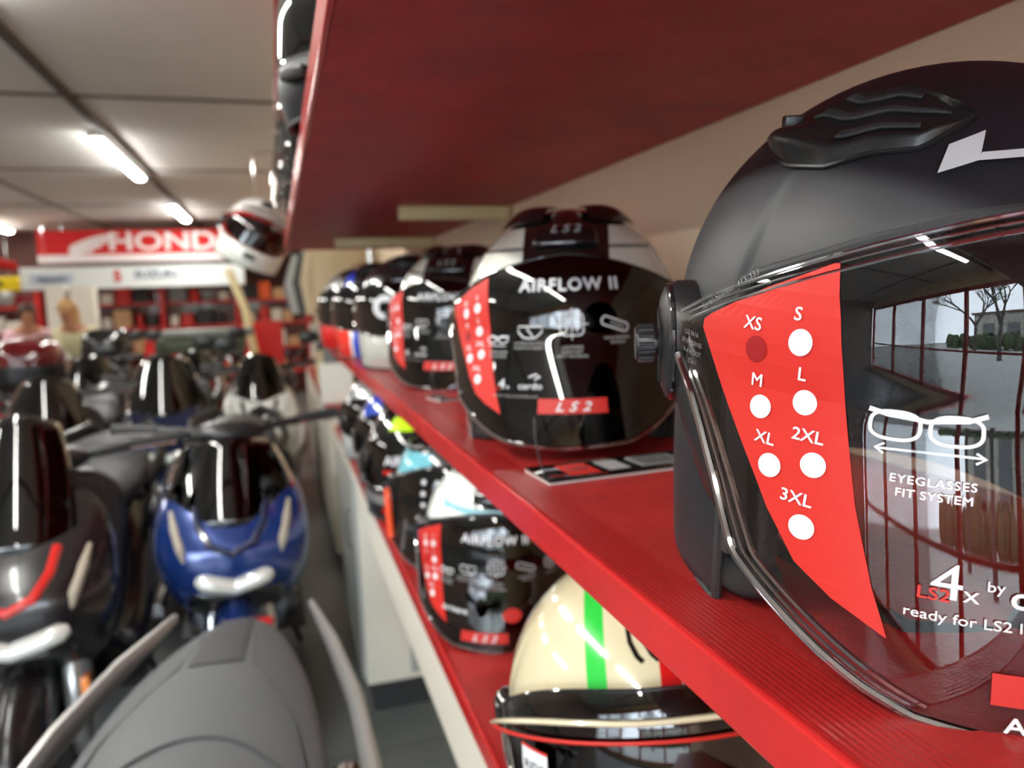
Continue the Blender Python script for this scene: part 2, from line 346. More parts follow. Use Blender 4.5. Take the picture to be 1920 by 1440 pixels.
def open_helmet(name, loc, rz, rx, shell_m, visor_m, label='', style='airflow', ry=0., scale=1., group=None, sticker=True):
    root = empty(name, loc, rz, rx, ry, label, 'helmet', group, scale)
    lons = [-180 + 3 * i for i in range(40)] + lin(-60, 60, 61) + [60 + 3 * i for i in range(41)]
    lons = sorted(set([round(x, 2) for x in lons] + [-66, -64, -62, -61, 61, 62, 64, 66]))
    def vlow(l):
        a = abs(l)
        if a <= 60: return brow(l)
        if a <= 66: t = (a - 60) / 6; t = t * t * (3 - 2 * t); return brow(l) + (-1.10 - brow(l)) * t
        return interp(a, [66, 90, 130, 180], [-1.10, -1.06, -.98, -.85])
    sh = MB().grid(lambda l, t: hs(l, 1 + (vlow(l) - 1) * t, -.001 + .006 * math.exp(-((l if l > 0 else -l) - 90) ** 2 / 500) * min(1, max(0, -(1 + (vlow(l) - 1) * t)))), lons, lin(0, 1, 56))
    sh.build('shell', shell_m, root, solid=.004)
    # brow trim and edge trim
    brow_pts = [hs(l, brow(l) - .012, .002) for l in lin(-60, 60, 61)]
    edge = brow_pts + [hs(l, vlow(l), .0) for l in (62, 64, 66)] + [hs(66 + i * 114 / 30, vlow(66 + i * 114 / 30), 0) for i in range(31)] + [hs(-180 + i * 114 / 30, vlow(-180 + i * 114 / 30), 0) for i in range(1, 31)] + [hs(l, vlow(l), 0) for l in (-64, -62)]
    MB().tube(edge, .0028, 8, True).build('edge_trim', M['rubber'], root)
    # lining and cheek pads
    MB().grid(lambda l, t: hs(l, .98 - 1.9 * t, -.022 - .006 * math.sin(t * 9)), lin(62, 298, 60), lin(0, 1, 30)).build('lining', M['lining'], root, solid=.008)
    MB().grid(lambda l, t: hs(l, .98 - .62 * t, -.02), lin(-62, 62, 30), lin(0, 1, 12)).build('brow_pad', M['lining'], root, solid=.008)
    for sg in (-1, 1):
        MB().grid(lambda l, t: hs(sg * l, .12 - 1.08 * t, -.010 - .034 * math.sin(PI * min(1, max(0, (l - 56) / 50))) ** .5 * (.4 + .6 * math.sin(PI * (.1 + .8 * t)))), lin(56, 108, 24), lin(0, 1, 24)).build('cheek_pad', M['lining'], root, solid=.006)
        MB().tube([hs(sg * 61, brow(60) - .03 - i * .1, -.004) for i in range(11)], .0065, 8, flat=.8).build('opening_seal', M['rubber'], root)
    MB().tube([hs(l, interp(l, [54, 80, 180, 280, 306], [-.97, -.96, -.88, -.96, -.97]), -.017) for l in lin(54, 306, 50)], [.008, .013] + [.016] * 46 + [.013, .008], 12).build('neck_roll', M['mesh_cloth'], root)
    MB().tube([hs(-82, -.80, -.03), hs(-70, -1.0, -.05), Vector((-.03, -.085, -.128)), Vector((.02, -.09, -.13)), hs(60, -1.0, -.05), hs(80, -.8, -.03)], .008, 8, flat=.25).build('chin_strap', M['satin_black'], root)
    # visor
    vl = lin(-72, 72, 97)
    vis = MB().grid(lambda l, t: visor_f(l, t), vl, lin(0, 1, 40)).build('visor', visor_m, root, solid=0.)
    low = [visor_f(l, 1) for l in lin(-71, 71, 120)]
    top = [visor_f(l, 0) for l in lin(-71, 71, 80)]
    MB().tube(low, .0022, 8).build('visor_rim', M['rim_clear'], vis)
    MB().tube(top, .0011, 8).build('visor_rim', M['rim_clear'] if style == 'near' else M['gloss_black'], vis)
    if style == 'near':
        for q, w_ in ((.006, .0008), (.012, .0014)):   # moulded steps in the clear plastic along its edge
            MB().tube([hs(l + q * 300, vis_bot(l) + q * 2.2, visor_off(l, vis_bot(l)) - .0005) for l in lin(-68, -22, 50)], w_, 6).build('visor_step', M['rim_clear'], vis)
            MB().tube([hs(l, vis_top(l) - q * 2.5, visor_off(l, vis_top(l)) + .0003) for l in lin(-68, 0, 60)], w_ * .7, 6).build('visor_step', M['rim_clear'], vis)
    if sticker: size_sticker(vis, style != 'near')
    # hinge covers and knobs
    for sg in (-1, 1):
        c = hs(sg * 84, -.01, .007); nrm = (hs(sg * 90, -.04, .02) - hs(sg * 90, -.04, 0)).normalized(); 
        Rm = Matrix.Rotation(math.radians(90 if sg > 0 else -90), 4, 'Y')
        def put(mb): 
            mb.v = [tuple((Rm @ Vector(v)) + c) for v in mb.v]; return mb
        pl = MB(); prof = [(0, .006), (.012, .0062), (.020, .005), (.024, .003), (.0265, -.003), (.0265, -.014)]
        for i, (r_, h) in enumerate(prof): pass
        pl.lathe(prof[::-1], 40); pl.v = [(x * 1.25, y * .95, z) for x, y, z in pl.v]; put(pl)
        hc = pl.build('hinge_cover', M['satin_black'], root)
        rg = MB().tube([(.0300 * math.cos(t) , .0225 * math.sin(t), .0005) for t in lin(0, 2 * PI, 33)[:-1]], .0020, 8, True); put(rg).build('hinge_ring', M['gloss_black'], hc)
        tri = MB().tube([(-.020, -.004, .0062), (.012, -.012, .0062), (.018, .004, .0058)], .0012, 6, True); put(tri).build('triangle_ridge', M['satin_black'], hc)
        kn = MB().lathe([(.006, .002), (.006, .009), (.0094, .009), (.0094, .0175), (.0086, .019), (0.0002, .019)], 28)
        for k in range(14): t = 2 * PI * k / 14; kn.tube([(.0095 * math.cos(t), .0095 * math.sin(t), .0095), (.0095 * math.cos(t), .0095 * math.sin(t), .0175)], .0011, 6)
        put(kn); kn.v = [(x, y, z + .012 * 0) for x, y, z in kn.v]
        kn.build('hinge_knob', M['satin_black'], hc)
        # arm plate running down behind the visor
        al = MB().grid(lambda l, t: hs(sg * l, interp(l, [60, 66, 80, 92], [-.62, -.55, -.25, -.2]) * t + (1 - t) * interp(l, [60, 66, 80, 92], [-.36, -.02, .10, .10]), .006 + .004 * math.sin(PI * t)), lin(61, 93, 20), lin(0, 1, 14))
        al.build('side_plate', M['satin_black'], root, solid=.004)
    return root, vis

def top_vents(root, m, near=False):
    for sg in (-1, 1):
        # raised teardrop scoop each side of the crown
        outl_lo = lambda u: interp(u, [0, .25, .45, .6, .8, 1], [.51, .47, .47, .505, .515, .60])
        outl_hi = lambda u: interp(u, [0, .3, .6, .8, 1], [.60, .72, .74, .70, .615])
        def f(u, t):
            l = 81 - 64 * u; v = outl_lo(u) + (outl_hi(u) - outl_lo(u)) * t
            lip = math.exp(-((u - .20) / .17) ** 2) * math.exp(-((t - .18) / .22) ** 2)
            bump = .0035 * min(1, 8 * t, 8 * (1 - t), 6 * (1 - u) + .1) + .0085 * lip * min(1, 10 * t)
            if u > .28 and .18 < t < .92: bump -= .0035 * min(1, (u - .28) * 12, (t - .18) * 14, (.92 - t) * 14)
            return hs(sg * l, v, bump)
        vt = MB().grid(f, lin(0, 1, 44), lin(0, 1, 44)).build('top_vent', m, root)
        MB().tube([f(u, 0) for u in lin(0, 1, 30)], .0012, 6).build('vent_edge', M['satin_black'], vt)
        if near:
            for c0, a, b in ((.56, .24, .90), (.32, .42, .78), (.80, .30, .74)):
                MB().grid(lambda u, t: f(u, c0 + (t - .5) * .12 * (1.15 - u * .7)) + f(u, c0) * .012, lin(a, b, 20), lin(0, 1, 4)).build('vent_slat', M['rubber'], vt, solid=.0015)
    if near:
        c = hs(-77, .575, .004); MB().box(c.x - .004, c.x + .005, c.y - .004, c.y + .004, c.z - .003, c.z + .004, .001).build('vent_slider', M['satin_black'], root)

# ------------------------------------------------------------------ near matte black helmet
Z_MID = CH - .168; Z_LOW = CH - .53; Z_OVER = CH + .20
def near_helmet():
    root, vis = open_helmet('motorcycle_helmet', (.332, .330, CH - .025), -.388, .205, M['matte_black'], M['clear'], 'matte black open-face helmet with clear visor, nearest on the middle red shelf', 'near')
    top_vents(root, M['satin_black'], True)
    d = Decal(.0006, True)
    for cx in (-.0098, .0088):
        pts = [(cx + .0078 * math.copysign(abs(math.cos(t)) ** .75, math.cos(t)), -.0035 + .0048 * math.copysign(abs(math.sin(t)) ** .75, math.sin(t)) + (.0008 if math.sin(t) > 0 else 0)) for t in lin(0, 2 * PI, 33)[:-1]]
        d.line(pts, .0013, 0, closed=True, lon=-21.7, sv=-.001)
    d.line([(-.0185, .0022), (-.012, .0008), (-.004, .0002), (0, -.0004), (.004, .0002), (.012, .0010), (.0175, .0032)], .0018, 0, lon=-21.7, sv=-.001)
    d.line([(-.0162, -.0002), (.0162, .0002)], .0009, 0, lon=-21.1, sv=-.0130)
    for sg in (-1, 1): d.line([(sg * .0136, .0019), (sg * .0165, 0), (sg * .0136, -.0019)], .0009, 0, lon=-21.1, sv=-.0130)
    d.text('EYEGLASSES', -20.3, -.0246, .0043, 0, bold=.03, spacing=1.12); d.text('FIT SYSTEM', -20.0, -.0296, .0043, 0, bold=.03, spacing=1.05)
    d.text('4', -17.4, -.0640, .0185, 0); d.text('x', -14.6, -.0640, .0088, 0); d.text('by', -11.9, -.0590, .0052, 0, bold=.01)
    d.text('LS2', -18.9, -.0650, .0064, 1, bold=.02)
    d.text('cardo', -4.5, -.0640, .0115, 0, bold=.02)
    d.text('ready for LS2 INTERCOM', -10.0, -.0725, .0052, 0, bold=.01)
    d2 = Decal(.0006, True); dd = d; d = d2
    d.rect(-2.6, -.0935, .042, .0115, 1, n=12)
    d.text('LS2', -2.6, -.0925, .0085, 0, e=.0008, bold=.03, shear=.3, spacing=1.3); d.text('H E L M E T S', -2.6, -.0975, .0030, 0, e=.0008)
    d.build('brand_tag', [M['print_white'], M['sticker_red']], vis, 'red brand tag with white lettering'); d = dd
    d.text('AIRFLOW II', -.5, -.1085, .0080, 0, bold=.03, spacing=1.1)
    d.build('visor_printing', [M['print_white'], M['sticker_red']], vis, 'white printed spectacles, arrow and lettering')
    # forehead logo
    g = Decal(.0008)
    L = [(-24.7, .0936), (-24.5, .0925), (-23.6, .0925), (-17.0, .1000), (-4.5, .1020), (-4.5, .1045), (-16.2, .1030), (-14.6, .1142), (-16, .1142), (-22.8, .1078)]
    a = [(-24.7, .0940), (-24.3, .0922), (-16.6, .0990), (-14.9, .1142), (-22.8, .1082)]
    n = 6
    def quad(A, B, C_, D):  # bilinear patch in (lon, s)
        V = []
        for i in range(n):
            for j in range(n):
                u, v = i / (n - 1), j / (n - 1)
                lo = (A[0] * (1 - u) + B[0] * u) * (1 - v) + (D[0] * (1 - u) + C_[0] * u) * v; s_ = (A[1] * (1 - u) + B[1] * u) * (1 - v) + (D[1] * (1 - u) + C_[1] * u) * v
                V.append(g.P(lo, s_, .0006))
        g.mb.add(V, [(i * n + j, i * n + j + 1, (i + 1) * n + j + 1, (i + 1) * n + j) for i in range(n - 1) for j in range(n - 1)])
    quad((-24.9, .0930), (-16.6, .0988), (-14.9, .1142), (-23.2, .1072)); quad((-17.0, .0986), (-3.0, .1000), (-3.0, .1040), (-16.0, .1026))
    g.text('S2', 7.5, .0960, .026, 0, bold=.05, shear=.3)
    g.build('forehead_logo', [M['print_white']], root, 'white angular logo on the forehead')
    # moulded serial lettering on the clear plastic beside the hinge
    e = Decal(.0006, True)
    e.text('Serial Number 413-333', -57.5, .0345, .0034, 0, rot=.62, spacing=1.0)
    for k, t in enumerate(('LS2 F616', 'E9 E9 050105', 'V-616 DOT', 'Z26.1', 'AS-2')): e.text(t, -66.0 + k * .35, .013 - k * .004, .0028, 0)
    e.build('moulded_lettering', [mat('moulded_grey', srgb(120, 120, 124), .3)], vis)
    return root
near_helmet()

# ------------------------------------------------------------------ white and black helmets with smoked visor
def airflow_prints(vis, tagpos=(0, -.095), variant=0):
    d = Decal(.0008, True)
    d.text('AIRFLOW II', 1.5, .036, .0165, 0, bold=.035, spacing=1.12)
    s0 = .004
    def glasses(lon, s_):
        for cx in (-.0062, .0062): d.line([(cx + .0052 * math.cos(t), .0036 * math.sin(t)) for t in lin(0, 2 * PI, 17)[:-1]], .0011, 0, closed=True, lon=lon, sv=s_)
        d.line([(-.0122, .0032), (0, .0018), (.0122, .0032)], .0012, 0, lon=lon, sv=s_); d.line([(-.010, -.0064), (.010, -.0064)], .0007, 0, lon=lon, sv=s_)
    def lensic(lon, s_):
        d.line([(-.0115, .0048), (.0115, .0048), (.0110, -.001), (.0060, -.0060), (0, -.0068), (-.0060, -.0060), (-.0110, -.001)], .0013, 0, closed=True, lon=lon, sv=s_); d.line([(-.003, .003), (.003, -.005)], .0012, 0, lon=lon, sv=s_)
    def grid_ic(lon, s_):
        d.line(rrect(.021, .021, .005), .0011, 0, closed=True, lon=lon, sv=s_); d.line([(-.015, 0), (.015, 0)], .0008, 0, lon=lon, sv=s_); d.line([(0, -.015), (0, .015)], .0008, 0, lon=lon, sv=s_)
        for tx, ty, ch in ((-.0048, .0026, 'H'), (.0048, .0026, 'P'), (-.0048, -.0074, 'T'), (.0048, -.0074, 'T')): d.text(ch, lon + d.dg(tx, s_), s_ + ty, .0068, 0, bold=.03)
    def buckle(lon, s_):
        c, sn = math.cos(-.35), math.sin(-.35)
        rot = lambda P: [(x * c - y * sn, x * sn + y * c) for x, y in P]
        d.line(rot(rrect(.026, .008, .003)), .0011, 0, closed=True, lon=lon, sv=s_)
        for k in range(6): d.line(rot([(-.004 + k * .0024, -.001), (-.004 + k * .0024, .001)]), .0007, 0, lon=lon, sv=s_)
    glasses(-29, -.009); lensic(-14.5, -.001); grid_ic(2.5, s0 + .001); buckle(20, .004)
    for lo, a, b, s_ in ((-28, 'EYEGLASSES', 'FIT SYSTEM', -.023), (-14.5, 'UV PROTECTION', 'SCRATCH RESIST', -.014), (2.5, 'LIGHTNESS', 'RESISTANT', -.0185), (20.5, 'MICROMETRIC', 'BUCKLE', -.0105)):
        d.text(a, lo, s_, .0038, 1, bold=.02); d.text(b, lo, s_ - .0044, .0038, 1, bold=.02)
    d.text('HPTT MATERIAL', 2.5, -.0272, .0038, 1, bold=.02)
    if variant == 0:
        d.text('4', -24.5, -.058, .0145, 0); d.text('x', -21.8, -.058, .007, 0); d.text('LS2', -26.5, -.0595, .0050, 2, bold=.02); d.text('cardo', -13, -.0575, .0090, 0, bold=.01)
        d.line([(-.004, 0), (.002, .003), (.006, .0005), (.001, -.002)], .0016, 0, lon=-12, sv=-.046)
        d.text('READY FOR LS2 INTERCOM', -19, -.0660, .0033, 1)
    else:
        d.line(circ(.009), .0013, 0, closed=True, lon=36, sv=.006); d.line(circ(.0035), .0013, 0, closed=True, lon=36, sv=.006); d.text('PINLOCK', 36, -.0115, .0038, 1)
        d.text('EXTREME', -20, -.064, .0085, 0, bold=.03); q_ = Decal(.0008, True); q_.disc(11, -.062, .0115, .0105, 0); q_.build('round_sticker', [M['sticker_red']], vis, 'round red sticker')
    d.build('visor_printing', [M['print_white'], M['print_grey'], M['sticker_red']], vis, 'white icons and lettering')
    d = Decal(.0008, True); lo, sv = tagpos
    d.rect(lo, sv, .054, .0145, 2, n=14); d.text('LS2', lo, sv - .0045, .0125, 0, e=.0012, bold=.03, shear=.35, spacing=1.7)
    d.build('brand_tag', [M['print_white'], M['print_grey'], M['sticker_red']], vis, 'red brand tag with white lettering')
AIRM = banded('white_black_shell', (.010, .010, .011, 1), [({'X': (.046, .2), 'z': (.045, .108), 'y': (-.2, .05)}, srgb(226, 228, 216)), ({'X': (.046, .2), 'z': (.082, .086), 'y': (-.2, .05)}, srgb(120, 122, 115))], .16, 1.)
def airflow(x, y, z, rz, rx, ry, label, variant=0, tagpos=(2, -.082), accent=None):
    m = AIRM if accent is None else accent
    root, vis = open_helmet('motorcycle_helmet', (x, y, z), rz, rx, m, M['dark_visor'], label, 'airflow', ry)
    airflow_prints(vis, tagpos, variant)
    # front brow vent bar, top scoops, white air slits
    MB().grid(lambda l, t: hs(l, .44 + .17 * t, .003 + .005 * math.sin(PI * t)), lin(-20, 20, 20), lin(0, 1, 8)).build('brow_vent', M['gloss_black'], root, solid=.002)
    g = Decal(.0092); g.text('LS2', 0, .1035, .016, 0, bold=.04, shear=.3, spacing=1.5); g.build('brow_logo', [M['print_grey']], root)
    for sg in (-1, 1):
        MB().grid(lambda l, t: hs(sg * l, .66 + .2 * t - .06 * (l - 20) / 60, .002 + .009 * math.sin(PI * min(1, t * 1.05)) ** .7 * (.5 + .5 * math.sin(PI * (l - 20) / 64))), lin(22, 80, 24), lin(0, 1, 12)).build('top_spoiler', M['gloss_black'], root)
        MB().grid(lambda l, t: hs(sg * (14 + 2.2 * l), .70 + .20 * t, .0015), lin(0, 1, 3), lin(0, 1, 8)).build('air_slit', M['white_gloss'], root)
    return root
airflow(.335, .860, CH - .036, -.41, 0.02, 0, 'white and black open-face helmet with smoked visor, right behind the nearest helmet', tagpos=(2.0, -.074))
airflow(.350, 1.480, CH - .034, -.52, .10, .02, 'white and black open-face helmet with smoked visor, third helmet along the middle shelf', tagpos=(2.0, -.074))
AIRW = banded('white_teal_shell', (.012, .012, .013, 1), [({'X': (.030, .2), 'z': (.040, .112), 'y': (-.2, .06)}, srgb(236, 242, 234)), ({'X': (.0, .10), 'z': (.070, .078), 'y': (-.2, .06)}, srgb(150, 205, 215)), ({'X': (.0, .030), 'z': (.03, .068), 'y': (-.2, .06)}, srgb(110, 112, 110))], .16, 1.)
airflow(.335, 1.200, Z_LOW + .140, -.39, .14, .04, 'white and black open-face helmet with teal line and smoked visor on the lower shelf', 1, (-3, -.094), AIRW)

# ------------------------------------------------------------------ full-face helmets
def full_helmet(x, y, z, rz, rx, ry, shell_m, chin_m, visor_m, label, top=.30, low=-.36, vent=True, peak=None, cat='helmet', scale=1., extra=None, name='motorcycle_helmet', visor_tint=None):
    root = empty(name, (x, y, z), rz, rx, ry, label, cat, None, scale)
    ft = lambda l: top - (top + .02) * (abs(l) / 78) ** 2.6
    fb = lambda l: low + (abs(l) / 78) ** 3 * (-low - .04)
    lons = sorted(set([-180 + 3 * i for i in range(121)] + [-79, 79, -77, 77]))
    def vlow(l):
        a = abs(l)
        if a <= 76: return ft(l)
        if a <= 80: t = (a - 76) / 4; return ft(76) + (-1.02 - ft(76)) * t
        return interp(a, [80, 130, 180], [-1.02, -.98, -.85])
    MB().grid(lambda l, t: hs(l, 1 + (vlow(l) - 1) * t, 0), lons, lin(0, 1, 48)).build('shell', shell_m, root, solid=.005)
    ch = lambda l, t: hs(l, fb(l) + (-1.04 - fb(l)) * t, (.016 + .012 * math.sin(PI * t)) * max(0, math.cos(math.radians(l * 1.1))) ** 1.2 + .0005)
    MB().grid(ch, lin(-81, 81, 70), lin(0, 1, 24)).build('chin_bar', chin_m, root, solid=.006)
    MB().tube([ch(l, .98) for l in lin(-80, 80, 50)], .003, 8).build('chin_trim', M['rubber'], root)
    MB().grid(lambda l, t: hs(l, .5 - 1.4 * t, -.024), lin(70, 290, 50), lin(0, 1, 20)).build('lining', M['lining'], root, solid=.01)
    vt = lambda l: ft(l) + .05; vb = lambda l: fb(l) - .05
    vis = MB().grid(lambda l, t: hs(l, vt(l) + (vb(l) - vt(l)) * t, .008 + .012 * max(0, math.cos(math.radians(l))) * (.4 + .6 * t)), lin(-84, 84, 70), lin(0, 1, 24)).build('visor', visor_m, root)
    MB().tube([hs(l, vb(l), .008 + .012 * max(0, math.cos(math.radians(l)))) for l in lin(-84, 84, 60)] , .0016, 6).build('visor_rim', M['rim_clear'], vis)
    MB().tube([hs(l, vt(l), .008 + .012 * .4 * max(0, math.cos(math.radians(l)))) for l in lin(-84, 84, 60)] , .0016, 6).build('visor_rim', M['gloss_black'], vis)
    for sg in (-1, 1):
        c = hs(sg * 86, -.05, .004); MB().lathe([(.0002, .012 * sg), (.018, .010 * sg), (.022, .004 * sg), (.022, -.006 * sg)], 28, 'x', c).build('hinge_cover', M['gloss_black'], root)
        MB().box(*( (c.x, c.x + sg * .013) if sg > 0 else (c.x + sg * .013, c.x)), c.y - .003, c.y + .003, c.z - .012, c.z + .012, .001).build('hinge_bolt', M['satin_black'], root)
    if vent: MB().grid(lambda l, t: hs(l, .60 + .22 * t, .002 + .008 * math.sin(PI * t) * math.cos(math.radians(l * 2))), lin(-26, 26, 18), lin(0, 1, 10)).build('top_vent', M['satin_black'], root, solid=.002)
    MB().box(-.022, .022, -.172, -.150, -.085, -.068, .004).build('chin_vent', M['satin_black'], root)
    if peak:
        MB().grid(lambda l, t: hs(l * (1 - .25 * t), .34, .01) + Vector((0, -.12 * t, .02 + .035 * t - .02 * (l / 60) ** 2)), lin(-60, 60, 30), lin(0, 1, 8)).build('peak', peak, root, solid=.004)
    if extra: extra(root, vis, ch)
    return root
# cream helmet with green and red stripes
CREAM = banded('cream_striped_shell', srgb(216, 206, 170), [({'x': (-.041, -.024), 'y': (-.2, .2), 'z': (.02, .2)}, srgb(45, 200, 70)), ({'x': (.020, .037), 'y': (-.2, .2), 'z': (.02, .2)}, srgb(205, 25, 25))], .14, 1.)
def cream_extra(root, vis, ch):
    g = Decal(.0008)
    for k in range(3): g.line([(-.006 + k * .012, .018), (-.004 + k * .012, .004), (.001 + k * .012, -.008), (.005 + k * .012, -.013)], .0042, 0, lon=1, sv=.113, e=.0004)
    g.build('forehead_logo', [M['gloss_black']], root, 'dark curved logo strokes on the forehead')
    MB().tube([hs(l, .34 - .33 * (abs(l) / 78) ** 2.4, .004) for l in []] or [hs(l, .275 - .30 * (abs(l) / 78) ** 2.4, .0175) for l in lin(-72, 72, 60)], .0042, 8, flat=.6).build('brow_band', M['cream'], vis)
    MB().tube([hs(l, .215 - .22 * (abs(l) / 78) ** 2.0, .0195) for l in lin(-70, 70, 60)], .0016, 6).build('red_line', M['sticker_red'], vis)
    d = Decal(.0205); d.rect(-38, .012, .026, .026, 0, n=8); d.rect(-38, .026, .026, .0022, 1, n=8, e=.0006); d.text('RIDE', -38, .009, .010, 2, e=.0008)
    d.build('visor_label', [M['print_white'], M['sticker_red'], M['gloss_black']], vis, 'white square label on the visor')
full_helmet(.315, .640, Z_LOW + .142, -.45, .10, -.10, CREAM, M['cream'], M['dark_visor'], 'cream full-face helmet with green and red stripes, nearest on the lower shelf', top=.33, vent=False, extra=cream_extra)
# orange and teal open helmet with clear visor
OT = banded('orange_teal_shell', (.05, .05, .052, 1), [({'X': (.07, .2), 'z': (-.2, .03)}, srgb(232, 70, 25)), ({'X': (.03, .2), 'z': (.045, .09)}, srgb(110, 190, 205)), ({'X': (.05, .2), 'z': (.0, .045)}, srgb(225, 225, 215))], .2, 1.)
def dots(vis):
    d = Decal(.0008, True)
    for r_ in range(3):
        for c in range(3): d.disc(-18 + c * 12, .045 - r_ * .020, .0046)
    for k in range(6): d.rect(0, -.02 - k * .010, .06, .0012, 1)
    d.text('PINLOCK READY', -32, -.055, .0075, 1, rot=PI / 2)
    d.build('visor_printing', [M['print_white'], M['print_grey']], vis)
r_, v_ = open_helmet('motorcycle_helmet', (.338, 1.545, Z_LOW + .138), -.39, .10, OT, M['dark_visor'], 'orange, teal and dark open-face helmet behind the teal-lined helmet on the lower shelf', sticker=False)
MB().tube([visor_f(l, 1) + Vector((-.003, .004, 0)) for l in lin(-72, -46, 40)] , [.002] + [.008] * 38 + [.002], 8).build('side_band', mat('orange_band', srgb(235, 75, 25), .3, coat=.8), r_)
dots(v_)
top_vents(r_, M['gloss_black'])
# black and neon yellow
def neon_extra(root, vis, ch):
    g = Decal(.003)
    g.mb.m = 0; g.mb.grid(lambda l, t: hs(l, .42 + t * (.30 + .16 * math.cos(math.radians(l * 4))), .0025), lin(-24, 22, 24), lin(0, 1, 10)); g.build('forehead_flash', [M['neon']], root, 'neon yellow forehead panel')
    d = Decal(.021); d.text('AIROH', 0, .010, .026, 0, bold=.04, spacing=1.05); d.rect(0, -.006, .09, .010, 1); d.build('visor_printing', [M['print_white'], M['sticker_red']], vis)
    MB().grid(lambda l, t: ch(l, .25 + .25 * t) + Vector((0, -.0015, 0)), lin(-60, 60, 30), lin(0, 1, 5)).build('chin_stripe', M['silver'], root)
    MB().grid(lambda l, t: ch(l, .60 + .2 * t) + Vector((0, -.0015, 0)), lin(-24, 30, 16), lin(0, 1, 5)).build('chin_mark', M['red'], root)
full_helmet(.312, 1.880, Z_LOW + .140, -.39, .06, 0, M['gloss_black'], M['satin_black'], M['dark_visor'], 'black full-face helmet with a neon yellow forehead on the lower shelf', extra=neon_extra)
BB = banded('black_blue_shell', (.03, .03, .033, 1), [({'X': (.03, .09), 'z': (.06, .12)}, srgb(35, 70, 180)), ({'X': (.09, .2), 'z': (.0, .06)}, srgb(170, 175, 178))], .2, 1.)
full_helmet(.325, 2.22, Z_LOW + .140, -.39, .05, 0, BB, M['silver'], M['dark_visor'], 'black and blue full-face helmet behind the neon yellow one on the lower shelf')
full_helmet(.315, 2.60, Z_LOW + .140, -.39, .05, 0, M['silver'], M['grey_board'], M['dark_visor'], 'silver full-face helmet farthest along the lower shelf')
# grey modular with white mark on visor, red-white-blue, mid shelf
def gm_extra(root, vis, ch):
    d = Decal(.021); d.text('C', -14, -.006, .060, 0, bold=.08); d.build('visor_printing', [M['print_white']], vis)
GM = banded('grey_black_shell', (.03, .03, .032, 1), [({'X': (.02, .2), 'z': (-.2, .075)}, srgb(150, 155, 150)), ({'x': (-.06, .02), 'z': (.118, .2)}, srgb(30, 60, 160))], .2, 1.)
full_helmet(.318, 1.880, CH - .030, -.39, .06, 0, GM, mat('pale_grey_chin', srgb(186, 188, 178), .3, coat=.6), M['dark_visor'], 'grey and black full-face helmet with pale grey chin bar on the middle shelf', extra=gm_extra)
RWB = banded('red_white_blue_chin', srgb(225, 225, 222), [({'x': (-.2, -.055)}, srgb(230, 45, 30)), ({'x': (-.045, -.01)}, srgb(20, 60, 190)), ({'x': (.03, .2)}, srgb(230, 45, 30))], .2, 1.)
full_helmet(.290, 2.260, CH - .030, -.39, .06, 0, banded('black_tricolour_shell', (.02, .02, .022, 1), [({'X': (.05, .08), 'z': (.05, .12)}, srgb(30, 60, 180))], .2, 1.), RWB, M['dark_visor'], 'black helmet with red, white and blue chin bar on the middle shelf')
full_helmet(.270, 2.660, CH - .030, -.39, .05, 0, M['silver'], M['red'], M['dark_visor'], 'silver helmet with a red chin bar, farthest on the middle shelf')

# booklets under the helmets
def hang_tag(loc, rz, label):
    r = empty('hang_tag', loc, rz, label=label, cat='tag')
    MB().box(-.100, .100, -.030, .030, 0, .0025, .0008).build('card', M['gloss_black'], r); MB().box(-.0995, .0995, -.0295, .0295, -.0014, 0, 0).build('paper_backing', M['paper'], r, False)
    d = MB(); 
    d.box(-.074, -.044, -.020, .020, .0025, .0028); d.m = 1; d.box(-.034, -.012, -.018, .018, .0025, .0028); d.box(0.0, .046, -.018, .018, .0025, .0028)
    d.m = 2
    for k in range(9): d.box(.003, .043, -.015 + k * .0035, -.0135 + k * .0035, .0028, .0030)
    d.m = 1; V, F = text2d('LS2', .016, .03); d.add([(-.059 + x, y - .006, .0031) for x, y in V], F)
    d.m = 0; d.box(.052, .085, -.010, .010, .0025, .0028)
    d.build('printing', [M['sticker_red'], M['print_grey'], M['gloss_black']], r, False)
    MB().tube([(-.092, 0, .003), (-.092, .01, .012), (-.088, .03, .03), (-.08, .05, .045)], .0008, 6).build('string', M['satin_black'], r)
hang_tag((.315, .655, Z_MID + .0016), .06, 'black hang tag with red square lying before the second helmet on the middle shelf')
hang_tag((.330, 1.235, Z_MID + .0016), .15, 'black hang tag under the third helmet on the middle shelf')

# ------------------------------------------------------------------ shelving
def board(name, x0, x1, y0, y1, z0, z1, label, groove=.0, under=None):
    r = empty(name, (x0, y0, z0), label=label, cat='shelf'); X, Y, Z = x1 - x0, y1 - y0, z1 - z0
    MB().box(groove, X, 0, Y, .003, Z, .0).build('board_top', M['red_top'], r, False) if under is None else MB().box(.006, X, 0, Y, 0, Z, 0).build('board_panel', under, r, False)
    MB().box(0, .006 if groove == 0 else .005, 0, Y, 0, Z, .0018).build('front_edge', M['red_edge'], r, False)
    if groove: MB().box(.005, groove - .0004, 0, Y, .003, Z + .0003, 0).build('grooved_strip', M['red_groove'], r, False)
    return r
board('wall_shelf', .180, .532, -.6, 3.35, Z_MID - .0275, Z_MID, 'red painted wall shelf at mid height carrying the nearest helmets', .036)
board('wall_shelf', .202, .532, -.6, 3.30, Z_LOW - .03, Z_LOW, 'red painted lower shelf carrying the cream striped helmet', .012)
board('wall_shelf', .0465, .532, -.6, 3.25, Z_OVER, Z_OVER + .036, 'deep red shelf board overhead, directly above the helmets', 0, M['red_under'])
board('wall_shelf', .034, .532, -.6, 3.60, CH + .56, CH + .585, 'topmost red shelf board, above the overhead one', 0, M['red_under'])
